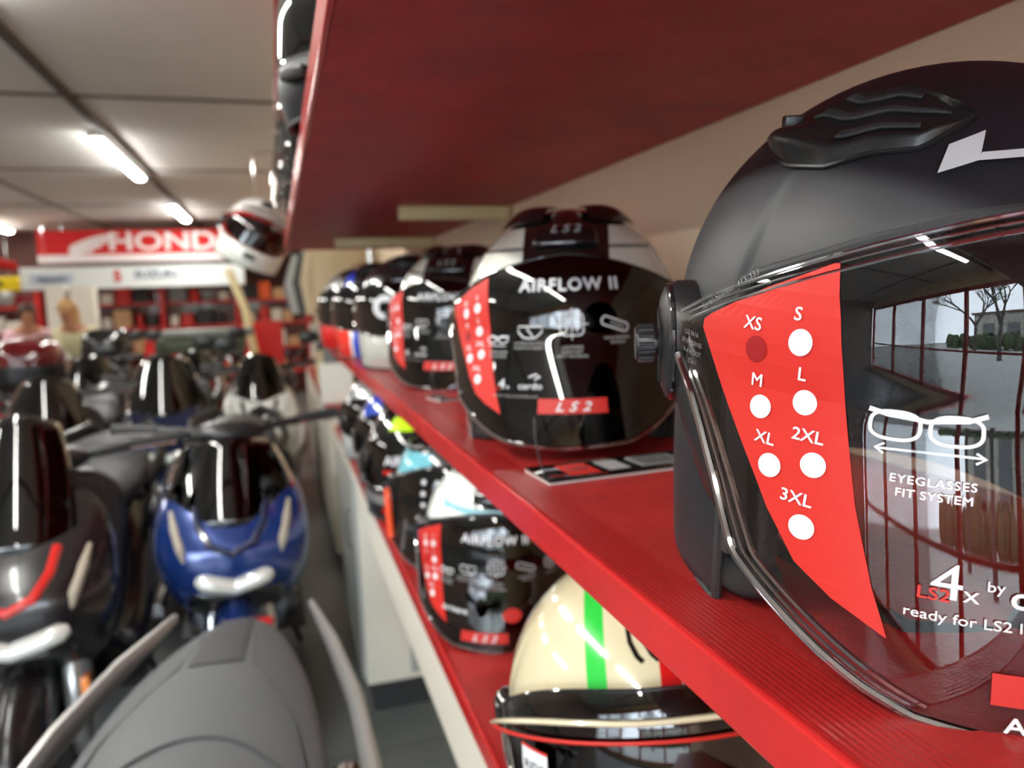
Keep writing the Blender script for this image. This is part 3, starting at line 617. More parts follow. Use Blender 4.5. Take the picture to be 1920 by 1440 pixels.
for y, x0 in ((1.72, .275), (2.62, .20)):
    tag(MB().box(x0, .528, y, y + .035, Z_OVER - .030, Z_OVER - .001, .001).build('shelf_batten', M['cream_wood'], None, False), 'cream wooden batten under the overhead shelf, ' + ('the nearer and larger one' if y < 2 else 'the farther one by the cardboard box'), 'batten')
tag(MB().box(.04, .060, .50, .60, CH + .552, CH + .559, .001).build('shelf_clip', M['cream_wood'], None, False), 'cream wooden block under the topmost shelf near the front edge', 'block')
tag(MB().box(.30, .50, 2.92, 3.2, Z_MID, Z_MID + .30, .002).build('cardboard_box', M['card'], None, False), 'brown cardboard box at the far end of the middle shelf', 'box')
# white cabinet front under the lower shelf
c = empty('base_cabinet', (.202, -.6, Z_LOW - .03), label='white fascia and cabinet under the lower red shelf', cat='cabinet')
MB().box(.004, .016, 0, 3.04, -.115, -.001).build('fascia', M['white_board'], c, False)
tag(c)
cb = empty('cabinet', (.205, 2.45, 0), label='tall white base cabinet with dark plinth below the lower shelf', cat='cabinet')
MB().box(0, .31, 0, .82, .11, Z_LOW - .031).build('carcass', M['white_board'], cb, False)
MB().box(.02, .31, .03, .80, 0, .11).build('plinth', M['plinth'], cb, False)
MB().box(.145, .30, -.004, 0, .13, Z_LOW - .16, .001).build('panel', M['grey_board'], cb, False)
MB().box(-.012, 0, .02, .79, .12, Z_LOW - .05, .001).build('door', M['grey_board'], cb, False)
MB().tube([(-.02, .1, .55), (-.03, .1, .57), (-.03, .1, .67), (-.02, .1, .69)], .004, 8).build('handle', M['chrome'], cb)
cb2 = empty('display_counter', (.215, 3.9, 0), label='white low counter with a red top beyond the shelves', cat='counter')
MB().box(0, .315, 0, 3.2, .09, .82).build('carcass', M['white_board'], cb2, False); MB().box(.02, .315, .02, 3.1, 0, .09).build('plinth', M['plinth'], cb2, False); MB().box(-.01, .315, -.01, 3.2, .82, .85, .003).build('worktop', M['red_top'], cb2, False)

# ------------------------------------------------------------------ helmets standing on the overhead shelf
full_helmet(.168, 1.15, Z_OVER + .036 + .132, -.9, .03, 0, M['satin_black'], M['matte_black'], M['dark_visor'], 'black helmet peeking over the edge of the overhead shelf, nearest one', )
for i, y in enumerate((1.75, 2.25, 2.75)):
    r_, v_ = open_helmet('motorcycle_helmet', (.165, y, Z_OVER + .036 + .134), -1.0, .12, [M['silver'], M['white_gloss'], M['grey_board']][i], M['clear'], sticker=False, label=
        ['silver open-face helmet with clear visor on the overhead shelf, next after the black one', 'white open-face helmet with clear visor on the overhead shelf', 'grey open-face helmet with clear visor, farthest on the overhead shelf'][i])
WH = banded('white_offroad_shell', srgb(232, 232, 224), [({'X': (.05, .2), 'z': (-.03, .03), 'y': (-.2, -.02)}, srgb(120, 130, 95))], .25, .8)
hx, hy, hz = -.055, 3.42, CH + .29
full_helmet(hx, hy, hz, .1, .25, .45, WH, M['white_gloss'], clear('red_tinted_visor', (.75, .05, .05, 1), 1.3), 'white off-road helmet with peak and red visor hanging at the shelf end', scale=1.05, peak=M['white_gloss'])
ho = empty('hanging_hook', (hx, hy, hz + .145), label='thin metal hook and arm holding the white off-road helmet', cat='hook')
MB().tube([(0, 0, -.02), (0, 0, .16), (.02, 0, .178), (.12, 0, .178)], .003, 8).build('wire', M['chrome'], ho); MB().box(.11, .15, -.02, .02, .165, .178, .002).build('mounting_plate', M['chrome'], ho)

# ------------------------------------------------------------------ room shell
FX0, FX1, FY0, FY1, CZ = -5.2, .535, -2.6, 13.2, CH + 1.15
def floor_mat():
    m = mat('dark_slate_tiles', (.16, .178, .180, 1), .28, noise=.5, nscale=2.2, bump=.1, bscale=30); nt = m.node_tree; b = nt.nodes['Principled BSDF']
    br = nt.nodes.new('ShaderNodeTexBrick'); tc = nt.nodes.new('ShaderNodeTexCoord'); nt.links.new(tc.outputs['Object'], br.inputs['Vector']); br.inputs['Scale'].default_value = 1.; br.offset = 0
    br.inputs['Brick Width'].default_value = .45; br.inputs['Row Height'].default_value = .45; br.inputs['Mortar Size'].default_value = .004; br.inputs['Mortar Smooth'].default_value = .2
    br.inputs['Color1'].default_value = (1, 1, 1, 1); br.inputs['Color2'].default_value = (.78, .78, .78, 1); br.inputs['Mortar'].default_value = (.35, .35, .35, 1)
    src = b.inputs['Base Color'].links[0].from_socket; mx = nt.nodes.new('ShaderNodeMix'); mx.data_type = 'RGBA'; mx.blend_type = 'MULTIPLY'; mx.inputs[0].default_value = 1
    nt.links.new(src, mx.inputs[6]); nt.links.new(br.outputs[0], mx.inputs[7]); nt.links.new(mx.outputs[2], b.inputs['Base Color']); return m
struct('floor', MB().box(FX0, FX1 + .1, FY0, FY1, -.1, 0), floor_mat())
struct('ceiling', MB().box(FX0, FX1 + .1, FY0, FY1, CZ, CZ + .1), mat('pale_ceiling_panels', srgb(224, 222, 218), .7, noise=.03, nscale=2))
struct('wall_right', MB().box(FX1, FX1 + .1, FY0, FY1, 0, CZ), M['wall'])
struct('wall_left', MB().box(FX0 - .1, FX0, FY0, FY1, 0, CZ), mat('left_wall_paint', srgb(170, 150, 140), .7))
struct('wall_back', MB().box(FX0, FX1, FY1, FY1 + .1, 0, CZ), mat('back_wall_paint', srgb(96, 60, 54), .7))
# ceiling joints and cable channel
JX = -1.03
struct('trim_1', MB().box(JX + .01, JX + .055, FY0, 12.9, CZ - .028, CZ - .001), M['joint'])
struct('trim_2', MB().box(-2.30, -2.25, FY0, 12.9, CZ - .012, CZ - .001), mat('joint_light', srgb(120, 112, 102), .7))
for i, y in enumerate((-1.9, .35, 2.6, 4.80, 7.3, 9.8, 12.0)): struct('trim_%d' % (i + 3), MB().box(FX0, FX1, y, y + .05, CZ - .006, CZ - .001), M['joint'])
# front glazing behind the photographer
f = MB()
for z0, z1 in ((0, .12), (2.28, CZ)): f.box(FX0, FX1, FY0 - .08, FY0, z0, z1)
struct('wall_front', f, M['wall'])
fr = MB()
for x in (-5.15, -3.9, -2.7, -1.55, -.45, .50): fr.box(x - .035, x + .035, FY0 - .07, FY0 - .01, .12, 2.28)
fr.box(FX0, FX1, FY0 - .07, FY0 - .01, .12, .2); fr.box(FX0, FX1, FY0 - .07, FY0 - .01, 2.2, 2.28); fr.box(FX0, FX1, FY0 - .06, FY0 - .02, .95, .99)
struct('window_1', fr, M['red']); struct('window_2', MB().box(FX0, FX1, FY0 - .045, FY0 - .04, .12, 2.28), M['glass'])
tag(MB().box(-14, 10, -22, FY0 - .1, -.12, -.02).build('forecourt', M['paving'], None, False), kind='structure')
def tree(x, y, h, seed, label):
    rnd = random.Random(seed); mb = MB()
    def br(p, d, L, r, k):
        q = p + d * L; mid = p + d * L * .5 + Vector((rnd.uniform(-1, 1), rnd.uniform(-1, 1), 0)) * L * .05
        mb.tube([p, mid, q], [r, r * .85, r * .7], 5)
        if k:
            for _ in range(3 if k > 1 else 4):
                dd = (d + Vector((rnd.uniform(-1, 1), rnd.uniform(-1, 1), rnd.uniform(-.2, .6))) * .75).normalized(); br(q, dd, L * rnd.uniform(.6, .8), r * .6, k - 1)
    br(Vector((0, 0, 0)), Vector((0, 0, 1)), h * .3, h * .022, 5)
    o = mb.build('bare_tree', M['bark'], None); o.location = (x, y, -.02); tag(o, label, 'tree')
bld = empty('added_building', (-9, -19, -.02), label='pale low block with dark windows, added outside to dim the visor reflection', cat='added_building')  # added outside to break up and dim the white reflected in the visor
MB().box(0, 16, 0, 3, 0, 3.2, .02).build('wall', palette('outside_wall', srgb(150, 146, 136), .8), bld, False)
for k in range(6): MB().box(1 + k * 2.5, 2.2 + k * 2.5, 3.0, 3.03, .9, 2.2).build('window', M['gloss_black'], bld, False)
MB().box(-.2, 16.2, -.2, 3.2, 3.2, 3.4).build('roof', palette('outside_roof', srgb(80, 60, 52), .8), bld, False)
hg = random.Random(11); hm = MB()
for k in range(60): hm.ball((-9 + k * .28, hg.uniform(-.3, .3), .5 + hg.uniform(-.1, .2)), .3, .35, .5 + hg.uniform(0, .2), 8)
ho_ = hm.build('added_hedge', palette('hedge_green', srgb(52, 66, 36), .9), None); ho_.location = (0, -12, -.02); tag(ho_, 'row of dark green bushes added outside to darken the visor reflection', 'added_hedge')  # bushes added to darken the lower part of the visor reflection
tree(1.9, -6.0, 5.8, 21, 'bare tree outside the shop window, nearest to the shop wall'); tree(-5.2, -9.5, 6, 9, 'bare tree outside the shop window, farthest to the left')
tree(-2.8, -7.5, 5.5, 3, 'bare tree outside the shop window, left of the middle'); tree(.4, -8.5, 6, 5, 'bare tree outside the shop window, right of the middle')

# ceiling lamps
def lamp(y, L, x=JX - .03, label='', wdt=.095):
    r = empty('ceiling_light', (x, y, CZ), label=label, cat='ceiling light', group='tube lights along the ceiling')
    MB().box(-wdt / 2, wdt / 2, 0, L, -.045, -.0, .004).build('housing', M['metal_housing'], r, False)
    MB().tube([(0, .02, -.05), (0, L - .02, -.05)], wdt * .45, 14, flat=.45).build('diffuser', M['tube'], r)
lamp(5.75, 1.75, label='bright tube light on the ceiling, nearer one in view', wdt=.085); lamp(9.55, 1.55, label='bright tube light on the ceiling, just before the big red sign')
lamp(1.9, 1.5, label='tube light on the ceiling above the scooters, out of the upper left of the view'); lamp(.05, 1.4, label='added tube light almost above the nearest helmet, brightening the shelves'); lamp(-1.9, 1.5, label='tube light on the ceiling by the shop window')  # the lamp almost above the nearest helmet is added to brighten the shelves
for y in (1.2, 4.2, 7.6, 11.0): lamp(y, 1.5, -3.5, label='tube light on the left side of the ceiling')

# ------------------------------------------------------------------ signs at the back
def sign_box(name, x0, x1, y, z0, z1, m, label, d=.12):
    r = empty(name, (x0, y, z0), label=label, cat='sign'); MB().box(0, x1 - x0, 0, d, 0, z1 - z0, .004).build('panel', m, r, False)
    for t in (.1, .9): MB().tube([((x1 - x0) * t, d - .012, z1 - z0 - .01), ((x1 - x0) * t, d - .012, CZ - z0)], .006, 8).build('hanger_rod', M['chrome'], r)
    return r
def flat_text(body, cx, z, size, m, parent, y=-.004, sx=1., **k):
    V, F = text2d(body, size, **k); mb = MB(); mb.add([(cx + a * sx, y - .0015 * (i // text2d.n), z + b) for i, (a, b) in enumerate(V)], F); return mb.build('lettering', m, parent, False, fix=False)
SY = 11.5; r = sign_box('shop_sign', -2.93, -.20, SY, CH + .60, CH + 1.02, M['signred'], 'long red fascia sign with white HONDA lettering and wing')
flat_text('HONDA', 1.66, .155, .34, M['signpink'], r, sx=1.30, bold=.03)
wg = MB()
for k in range(5): wg.grid(lambda u, t, k=k: (.38 + .60 * u - .05 * k * (1 - u) , -.004 - .001 * k, .34 - .045 * k - .16 * (1 - u) ** 2 + .035 * t), lin(0.0 + .06 * k, 1 - .10 * k, 12), [0, 1])
wg.build('wing_emblem', M['signpink'], r, False, fix=False)
MB().box(0, 2.73, -.012, -.0, 0, .10).build('lower_band', M['signpink'], r, False)
r = sign_box('shop_sign', -3.12, -.40, SY - .15, CH + .25, CH + .535, mat('sign_panel_white', srgb(226, 232, 232), .4), 'long white fascia sign with brand lettering below the red one')
flat_text('SUZUKI', 1.60, .125, .135, M['signblue'], r, sx=1.15, bold=.03); flat_text('S', 1.13, .09, .19, M['signred'], r, bold=.08)
MB().grid(lambda u, v: (.11 + u, -.003, .08 + v), [0, .5], [0, .12]).build('badge', M['badge'], r, False, fix=False); flat_text('PIAGGIO', .37, .105, .085, M['signblue'], r, y=-.006, bold=.02)
r = sign_box('shop_sign', -4.6, -3.15, SY - .1, CH + .25, CH + .43, M['yellow'], 'yellow sign with dark lettering at the far left'); flat_text('DUNLOP', 1.05, .05, .11, M['gloss_black'], r, bold=.04)
# white columns
for x0, x1, lab in ((-2.62, -2.42, 'white column under the brand signs, left one'), (-2.36, -2.10, 'white column under the brand signs, right one')):
    tag(MB().box(x0, x1, 10.4, 10.6, 0, CH + .26, .004).build('column', M['white_board'], None, False), lab, 'column')
tag(MB().tube([(-4.6, 9.5, CH + 1.0), (-2.95, 10.6, CH + .52)], .06, 8).build('roof_brace', M['red'], None), 'red diagonal brace at the far left under the ceiling', 'beam')

# ------------------------------------------------------------------ back rack with goods
RZ = [.35, .72, 1.08, 1.42]
gcols = [('white', srgb(214, 210, 198)), ('grey', srgb(110, 112, 112)), ('black', srgb(22, 22, 24)), ('red', srgb(190, 40, 30)), ('orange', srgb(226, 92, 30)), ('blue', srgb(30, 90, 190)), ('purple', srgb(120, 50, 110)), ('tan', srgb(190, 150, 110))]
wts = [10, 6, 5, 5, 3, 2, 2, 4]
floors = ['lowest', 'second', 'third', 'top']
def rack(x0, x1, y, label, where, zs=RZ, seed=0):
    rnd = random.Random(seed); r = empty('display_rack', (x0, y, 0), label=label, cat='rack'); W = x1 - x0
    for xx in lin(0, W, max(2, round(W / .95) + 1)): MB().box(xx - .03, xx + .03, 0, .35, 0, CH + .24).build('upright', M['red'], r, False)
    for z in zs: MB().box(.03, W - .03, .01, .34, z - .03, z).build('shelf', M['red'], r, False)
    MB().box(.03, W - .03, .335, .35, 0, CH + .2).build('back_panel', M['red_dark'], r, False)
    for zi, z in enumerate(zs):
        x = x0 + .06
        while x < x1 - .24:
            wd = rnd.uniform(.09, .22); ht = rnd.uniform(.12, .26)
            if int((x - x0 - .05) / (W / max(1, round(W / .95)))) != int((x + wd + .05 - x0) / (W / max(1, round(W / .95)))): x += .08; continue
            nm, cc = rnd.choices(gcols, wts)[0]
            kind = rnd.random()
            if kind < .65: o = MB().box(-wd / 2, wd / 2, -.09, .09, 0, ht, .006).build('product_box', palette('pack_' + nm, cc), None, False); k2 = 'box'
            elif kind < .85: o = MB().lathe([(.001, 0), (wd * .36, 0), (wd * .36, ht * .7), (wd * .16, ht * .85), (wd * .16, ht), (.001, ht)], 16).build('oil_bottle', palette('pack_' + nm, cc), None); k2 = 'bottle'
            else: o = MB().loft([(0, 0, 0, .05, .05), (.02, 0, 0, wd * .5, .08), (ht * .6, 0, 0, wd * .5, .085), (ht * .9, 0, 0, wd * .3, .05), (ht, 0, 0, .02, .02)]).build('folded_bag', palette('pack_' + nm, cc), None); k2 = 'bag'
            o.location = (x + wd / 2, y + .12, z + .001)
            tag(o, f'{nm} {k2} on the {floors[zi]} shelf of the {where}', k2, f'{nm} {k2} goods, {floors[zi]} shelf, {where}'); x += wd + rnd.uniform(.02, .06)
rack(-5.1, -3.1, 11.9, 'red display rack at the far left under the yellow sign', 'red rack under the yellow sign', seed=1)
rack(-2.55, .45, 11.9, 'red display rack on the back wall under the brand signs', 'red rack under the white sign', seed=2)
# red cabinet row, counter with people
cc = empty('tool_cabinet', (-1.32, 8.6, 0), label='red two-door tool cabinet in the middle of the shop', cat='cabinet')
MB().box(0, .42, 0, .4, 0, 1.02, .006).build('carcass', M['red'], cc, False)
for k in range(2): MB().box(.01 + k * .205, .205 + k * .205, -.015, 0, .05, .98, .004).build('door', palette('cab_red%d' % k, srgb(225 - 30 * k, 30, 28)), cc, False)
tag(MB().box(-.35, .04, 8.2, 8.6, 0, 1.18, .004).build('display_stand', M['red'], None, False), 'red display stand beyond the white scooter', 'stand')
# wooden leaning post & green machine
tag(MB().tube([(-.40, 7.5, CH + .30), (-.28, 7.5, CH - .05), (-.22, 7.5, .9), (-.2, 7.5, 0)], .035, 8).build('wooden_post', M['cream_wood'], None), 'pale wooden post standing by the sign end', 'post')
cr = empty('workbench', (-.62, 6.9, 0), label='dark green bench with grey top behind the scooters', cat='bench')
MB().box(-.35, .35, -.1, .2, .98, 1.10, .02).build('bench_body', palette('olive', srgb(70, 78, 58)), cr); MB().box(-.3, .42, -.11, .2, 1.10, 1.17, .02).build('bench_top', palette('grey_top', srgb(120, 122, 116)), cr)
for sx in (-.3, .3): MB().box(sx - .03, sx + .03, 0, .06, 0, .98).build('leg', M['gloss_black'], cr, False)

# jackets on a rail beyond the shelf end
rail = empty('clothes_rail', (.33, 4.0, 0), label='metal clothes rail along the wall beyond the shelves', cat='rail')
MB().tube([(.14, 0, .851), (.14, 0, CH + .375), (.0, 0, CH + .375), (.0, 2.8, CH + .375), (.14, 2.8, CH + .375), (.14, 2.8, .851)], .012, 8).build('frame', M['chrome'], rail)
jc = [('beige', srgb(190, 172, 140)), ('dark grey', srgb(70, 68, 66)), ('light grey', srgb(170, 170, 162)), ('black', srgb(20, 20, 22)), ('dark red', srgb(130, 28, 26)), ('brown', srgb(110, 82, 62)), ('grey-green', srgb(120, 128, 112)), ('white', srgb(215, 215, 205)), ('blue-grey', srgb(80, 92, 110))]
for i, (nm, cl) in enumerate(jc):
    j = empty('jacket', (.33, 4.20 + i * .28, CH + .345), label=f'{nm} riding jacket hanging on the clothes rail', cat='jacket')
    m = palette('cloth_' + nm.replace(' ', '_'), cl, .85); wd = .15 + .03 * (i % 3)
    MB().loft([(-.40, 0, 0, wd, .05), (-.3, 0, 0, wd, .06), (-.15, 0, 0, wd, .07), (-.07, 0, 0, wd * .9, .06), (-.03, 0, 0, .08, .04), (0, 0, 0, .04, .03)]).build('body', m, j)
    for sg in (-1, 1): MB().tube([(sg * wd * .85, 0, -.09), (sg * wd * 1.1, .0, -.25), (sg * wd, 0, -.42)], [.045, .04, .03], 10).build('sleeve', m, j)
    MB().tube([(0, 0, -.03), (0, 0, .012), (.008, 0, .016)], .003, 6).build('hanger', M['chrome'], j)
# goods on the white counter
cg = [('white boxed item', .27, 4.05, .16, .20, srgb(220, 222, 212), 'box'), ('black boot', .40, 4.22, .12, .30, srgb(18, 18, 20), 'boot'), ('grey boot', .28, 4.42, .12, .26, srgb(105, 108, 108), 'boot'), ('red glove box', .42, 4.60, .14, .12, srgb(190, 35, 30), 'box'), ('cream box', .30, 4.85, .18, .22, srgb(205, 190, 150), 'box'), ('grey carton', .40, 5.15, .16, .30, srgb(120, 124, 122), 'box'), ('orange tin', .27, 5.30, .10, .16, srgb(220, 120, 50), 'tin'), ('black bag', .36, 5.75, .20, .30, srgb(25, 25, 27), 'bag'), ('white carton', .34, 6.3, .20, .34, srgb(215, 215, 205), 'box')]
for nm, x, y, wd, ht, cl, k in cg:
    m = palette('goods_' + nm.replace(' ', '_'), cl); z = .851
    if k == 'boot': o = MB().loft([(0, 0, -.06, wd * .38, .12), (.05, 0, -.05, wd * .38, .11), (.10, 0, 0, wd * .35, .06), (ht, 0, .01, wd * .42, .065)], 'z').build('riding_boot', m, None)
    elif k == 'tin': o = MB().lathe([(.001, 0), (wd / 2, 0), (wd / 2, ht), (.001, ht)], 24).build('tin', m, None)
    elif k == 'bag': o = MB().loft([(0, 0, 0, wd * .4, .08), (.03, 0, 0, wd * .5, .1), (ht * .7, 0, 0, wd * .5, .09), (ht, 0, 0, wd * .2, .03)]).build('bag', m, None)
    else: o = MB().box(-wd / 2, wd / 2, -.07, .07, 0, ht, .005).build('carton', m, None, False)
    o.location = (x, y, z); tag(o, f'{nm} standing on the white counter with the red top', k)

# ------------------------------------------------------------------ scooters
def wheel(y, r, parent, m_rim, name):
    w_ = MB().lathe([(r - .085, -.03), (r - .06, -.05), (r - .02, -.05), (r - .002, -.022), (r, 0), (r - .002, .022), (r - .02, .05), (r - .06, .05), (r - .085, .03), (r - .085, -.03)], 40, 'x', (0, y, r)).build(name, M['tyre'], parent)
    rim = MB().lathe([(r - .10, -.028), (r - .078, -.034), (r - .078, .034), (r - .10, .028), (r - .10, -.028)], 36, 'x', (0, y, r))
    rim.lathe([(.001, -.04), (.035, -.04), (.035, .04), (.001, .04)], 16, 'x', (0, y, r))
    for k in range(5):
        t = 2 * PI * k / 5 + .3; rim.tube([(0, y + .03 * math.cos(t), r + .03 * math.sin(t)), (0, y + (r - .09) * math.cos(t + .15), r + (r - .09) * math.sin(t + .15))], .011, 6)
    rim.build('rim', m_rim, w_)
    MB().lathe([(.03, .045), (.095, .045), (.095, .049), (.03, .049)], 24, 'x', (0, y, r)).build('brake_disc', M['chrome'], w_)
    return w_
def scooter(loc, rz, label, body, lens=True, screen_h=.30, screen_m=None, accent=None, rail_m=None, seat_m=None, case=None, front=True, seat_secs=None, fork_m=None, drl=None, nose_m=None, lean=0., name='scooter', mirrors=True, reflector=False, screen_w=.17, scale=1., hl=.145, screen_z=.80, tail_drop=0.):
    r = empty(name, loc, rz, ry=lean, label=label, cat='scooter', scale=scale)
    nose_m = nose_m or body; screen_m = screen_m or M['smoke']
    wheel(-.64, .26, r, M['satin_black'], 'front_wheel'); wheel(.62, .24, r, M['satin_black'], 'rear_wheel')
    # fender
    MB().grid(lambda a, u: (u * .075, -.64 + (.30 - 1.2 * u * u * .075) * math.cos(math.radians(a)), .26 + (.30 - .09 * u * u) * math.sin(math.radians(a))), lin(15, 165, 24), lin(-1, 1, 9)).build('front_fender', nose_m, r, solid=.004)
    for sg in (-1, 1):
        fk = MB().tube([(sg * .085, -.64, .26), (sg * .075, -.56, .60)], .022, 10).build('fork_leg', M['chrome'] if not fork_m else M['satin_black'], r)
        if fork_m:
            fc = MB().loft([(.26, sg * .10, -.66, .018, .03), (.36, sg * .105, -.68, .026, .055), (.50, sg * .10, -.65, .03, .06), (.60, sg * .09, -.60, .015, .03)], 'z', 16).build('fork_cover', fork_m, r)
            MB().box(*sorted((sg * .118, sg * .138)), -.72, -.68, .40, .48, .004).build('reflector', M['orange'], fc)
    # body under the seat and floor
    MB().loft([(-.48, 0, .46, .14, .16), (-.30, 0, .34, .18, .09), (-.08, 0, .36, .19, .11), (.10, 0, .48, .20, .20), (.35, 0, .56, .20, .19), (.60, 0, .66 - tail_drop, .16, .12), (.85, 0, .74 - tail_drop * 1.4, .09, .07), (.95, 0, .77 - tail_drop, .03, .03)], 'y').build('body', body, r)
    MB().box(-.20, .20, -.36, .10, .27, .30, .01).build('footboard', M['rubber'], r)
    sm = seat_m or M['seat_dark']
    secs = seat_secs or [(-.12, 0, .73, .05, .03), (-.05, 0, .75, .11, .05), (.15, 0, .755, .155, .06), (.32, 0, .77, .165, .065), (.42, 0, .81, .16, .065), (.60, 0, .83, .13, .055), (.74, 0, .835, .08, .04), (.80, 0, .83, .03, .02)]
    st = MB().loft(secs, 'y', 36, 2.3).build('seat', sm, r)
    tl = MB().box(-.06, .06, .90, .955, .745, .785 - tail_drop * .2, .012).build('tail_light', M['red_lens'], r)
    rm = rail_m or M['satin_black']
    for sg in (-1, 1):
        rl = MB().tube([(sg * .155, .30, .72), (sg * .20, .42, .80), (sg * .185, .62, .86), (sg * .12, .82, .875), (sg * .07, .88, .84)] if not seat_secs else [(sg * .235, -.30, .66), (sg * .272, -.05, .745), (sg * .275, .18, .775), (sg * .248, .44, .79), (sg * .205, .66, .80), (sg * .150, .90, .80)], .017 if not seat_secs else [.010, .014, .016, .016, .014, .007], 10, flat=1.8).build('grab_rail', rm, r)
    # exhaust
    MB().tube([(.17, .2, .28), (.20, .45, .30), (.21, .85, .38)], [.03, .055, .05], 14).build('exhaust', M['chrome'], r)
    if front:
        FS = [(.44, 0, -.55, .10, .07), (.52, 0, -.61, .17, .11), (.62, 0, -.65, .205, .135), (.72, 0, -.64, .215, .14), (.82, 0, -.57, .195, .12), (.88, 0, -.50, .15, .09), (.91, 0, -.46, .09, .05)]
        MB().loft(FS, 'z', 36, 2.2).build('front_fairing', nose_m, r)
        def yf(x, z):
            c = interp(z, [s[0] for s in FS], [s[2] for s in FS]); rx = interp(z, [s[0] for s in FS], [s[3] for s in FS]); ry = interp(z, [s[0] for s in FS], [s[4] for s in FS])
            return c - ry * max(0, 1 - min(1, abs(x / rx)) ** 2.2) ** (1 / 2.2)
        if lens:
            MB().tube([(x, yf(x, .60 + .30 * abs(x)) - .006, .595 + .30 * abs(x)) for x in lin(-hl, hl, 15)], [.012] + [.024] * 13 + [.012], 10, flat=1.0).build('headlight', M['lens'], r)
            MB().grid(lambda x, z: (x, yf(x, z) - .008, z), lin(-.13, .13, 14), lin(.47, .575, 5)).build('air_intake', M['gloss_black'], r, solid=.004)
        if accent:
            MB().tube([(x, yf(x, z) - .004, z) for x, z in ((-.095, .81), (-.085, .76), (-.055, .715), (0, .69), (.055, .715), (.085, .76), (.095, .81))], .012, 8).build('front_emblem', accent, r)
        if drl:
            for sg in (-1, 1): MB().tube([(x * sg, yf(x, z) - .003, z) for x, z in ((.160, .80), (.150, .76), (.135, .71), (.125, .67))], [.006, .013, .013, .005], 8).build('side_lamp_strip', drl, r)
        # windscreen
        ws = MB().grid(lambda u, t: (u * screen_w * (1 - .35 * t * t), -.755 + .045 * (screen_z > .78) + .5 * t * (screen_h + .08) + 3.0 * (u * screen_w) ** 2, screen_z + t * (screen_h + .08) * (1 - .12 * u * u)), lin(-1, 1, 19), lin(0, 1, 12)).build('windscreen', screen_m, r, solid=.004)
        MB().loft([(.40, 0, -.43, .13, .04), (.60, 0, -.42, .19, .05), (.85, 0, -.38, .20, .06), (.93, 0, -.36, .12, .05)], 'z').build('leg_shield', M['satin_black'], r)
    hb = MB().tube([(-.34, -.28, .99), (-.20, -.33, .98), (0, -.36, .96), (.20, -.33, .98), (.34, -.28, .99)], .014, 10).build('handlebar', M['satin_black'], r)
    for sg in (-1, 1):
        MB().tube([(sg * .22, -.325, .982), (sg * .35, -.277, .991)], .019, 10).build('grip', M['rubber'], hb)
        MB().tube([(sg * .22, -.36, .975), (sg * .34, -.33, .98)], .006, 6).build('lever', M['chrome'], hb)
        if mirrors:
            mi = MB().tube([(sg * .20, -.33, .99), (sg * .26, -.34, 1.08), (sg * .30, -.34, 1.13)], .007, 8).build('mirror', M['satin_black'], r)
            MB().ball((sg * .31, -.34, 1.15), .065, .014, .040).build('mirror_housing', M['satin_black'], mi)
            MB().grid(lambda a, q: (sg * .31 + .058 * q * math.cos(a), -.3245, 1.15 + .034 * q * math.sin(a)), lin(0, 2 * PI, 21), [.01, 1]).build('mirror_glass', M['mirror'], mi, False)
    MB().ball((0, -.36, .965), .12, .08, .04).build('instrument_cowl', M['satin_black'], r)
    if case:
        tc = MB().loft([(.86, 0, .90, .17, .16), (.90, 0, .90, .21, .20), (1.0, 0, .90, .22, .21), (1.02, 0, .90, .22, .21)], 'z', 32, 3.2).build('top_case', M['satin_black'], r)
        MB().loft([(1.02, 0, .90, .215, .205), (1.10, 0, .90, .21, .20), (1.17, 0, .90, .16, .15), (1.19, 0, .90, .08, .08)], 'z', 32, 3.0).build('lid', case, tc)
    # side stand
    MB().tube([(.12, .05, .28), (.19, .10, .02)], .010, 6).build('side_stand', M['satin_black'], r)
    return r
# nearest: grey seat, silver rails
secs = [(-.36, 0, .735, .10, .05), (-.28, 0, .745, .16, .06), (-.10, 0, .755, .200, .065), (.08, 0, .760, .210, .068), (.24, 0, .765, .206, .068), (.36, 0, .780, .190, .070), (.50, 0, .79, .165, .068), (.64, 0, .785, .132, .062), (.76, 0, .775, .098, .052), (.84, 0, .765, .065, .040), (.88, 0, .755, .035, .022)]
s1 = scooter((-.178, .84, 0), -.085, 'scooter with grey seat and silver grab rails, nearest at the bottom of the view', M['bodyblack'], seat_secs=secs, seat_m=M['seat_grey'], rail_m=M['rail'], front=False, mirrors=False, scale=.915, tail_drop=.10)
st = [c for c in s1.children if c.name.startswith('seat')][0]
def seat_top(x, y, e=.0015):
    ys = [s[0] for s in secs]; cz = interp(y, ys, [s[2] for s in secs]); rx = interp(y, ys, [s[3] for s in secs]); rz_ = interp(y, ys, [s[4] for s in secs])
    return (x, y, cz + rz_ * max(0, 1 - min(1, abs(x / rx)) ** 2.3) ** (1 / 2.3) + e)
for sg in (-1, 1):
    MB().tube([seat_top(sg * x, y) for x, y in ((.034, .84), (.050, .68), (.066, .52), (.105, .44), (.148, .34), (.175, .20), (.182, .05))], .0022, 6).build('seam', M['seat_dark'], st)
MB().tube([seat_top(x, .30 - 4.5 * x * x) for x in lin(-.17, .17, 25)], .0025, 6).build('seat_step_seam', M['seat_dark'], st)
MB().grid(lambda u, t: seat_top(u * (.030 + .018 * (1 - t)), .52 + .33 * t, .0035), lin(-1, 1, 13), lin(0, 1, 40)).build('pillion_panel', M['seat_dark'], st)
scooter((-.185, 2.98, 0), .03, 'metallic blue scooter facing the camera behind the grey seat', M['navy'], nose_m=M['blue'], accent=M['navy'], drl=M['tan'], screen_h=.15, screen_m=M['smoke'], screen_z=.76, screen_w=.19, hl=.10, mirrors=False)
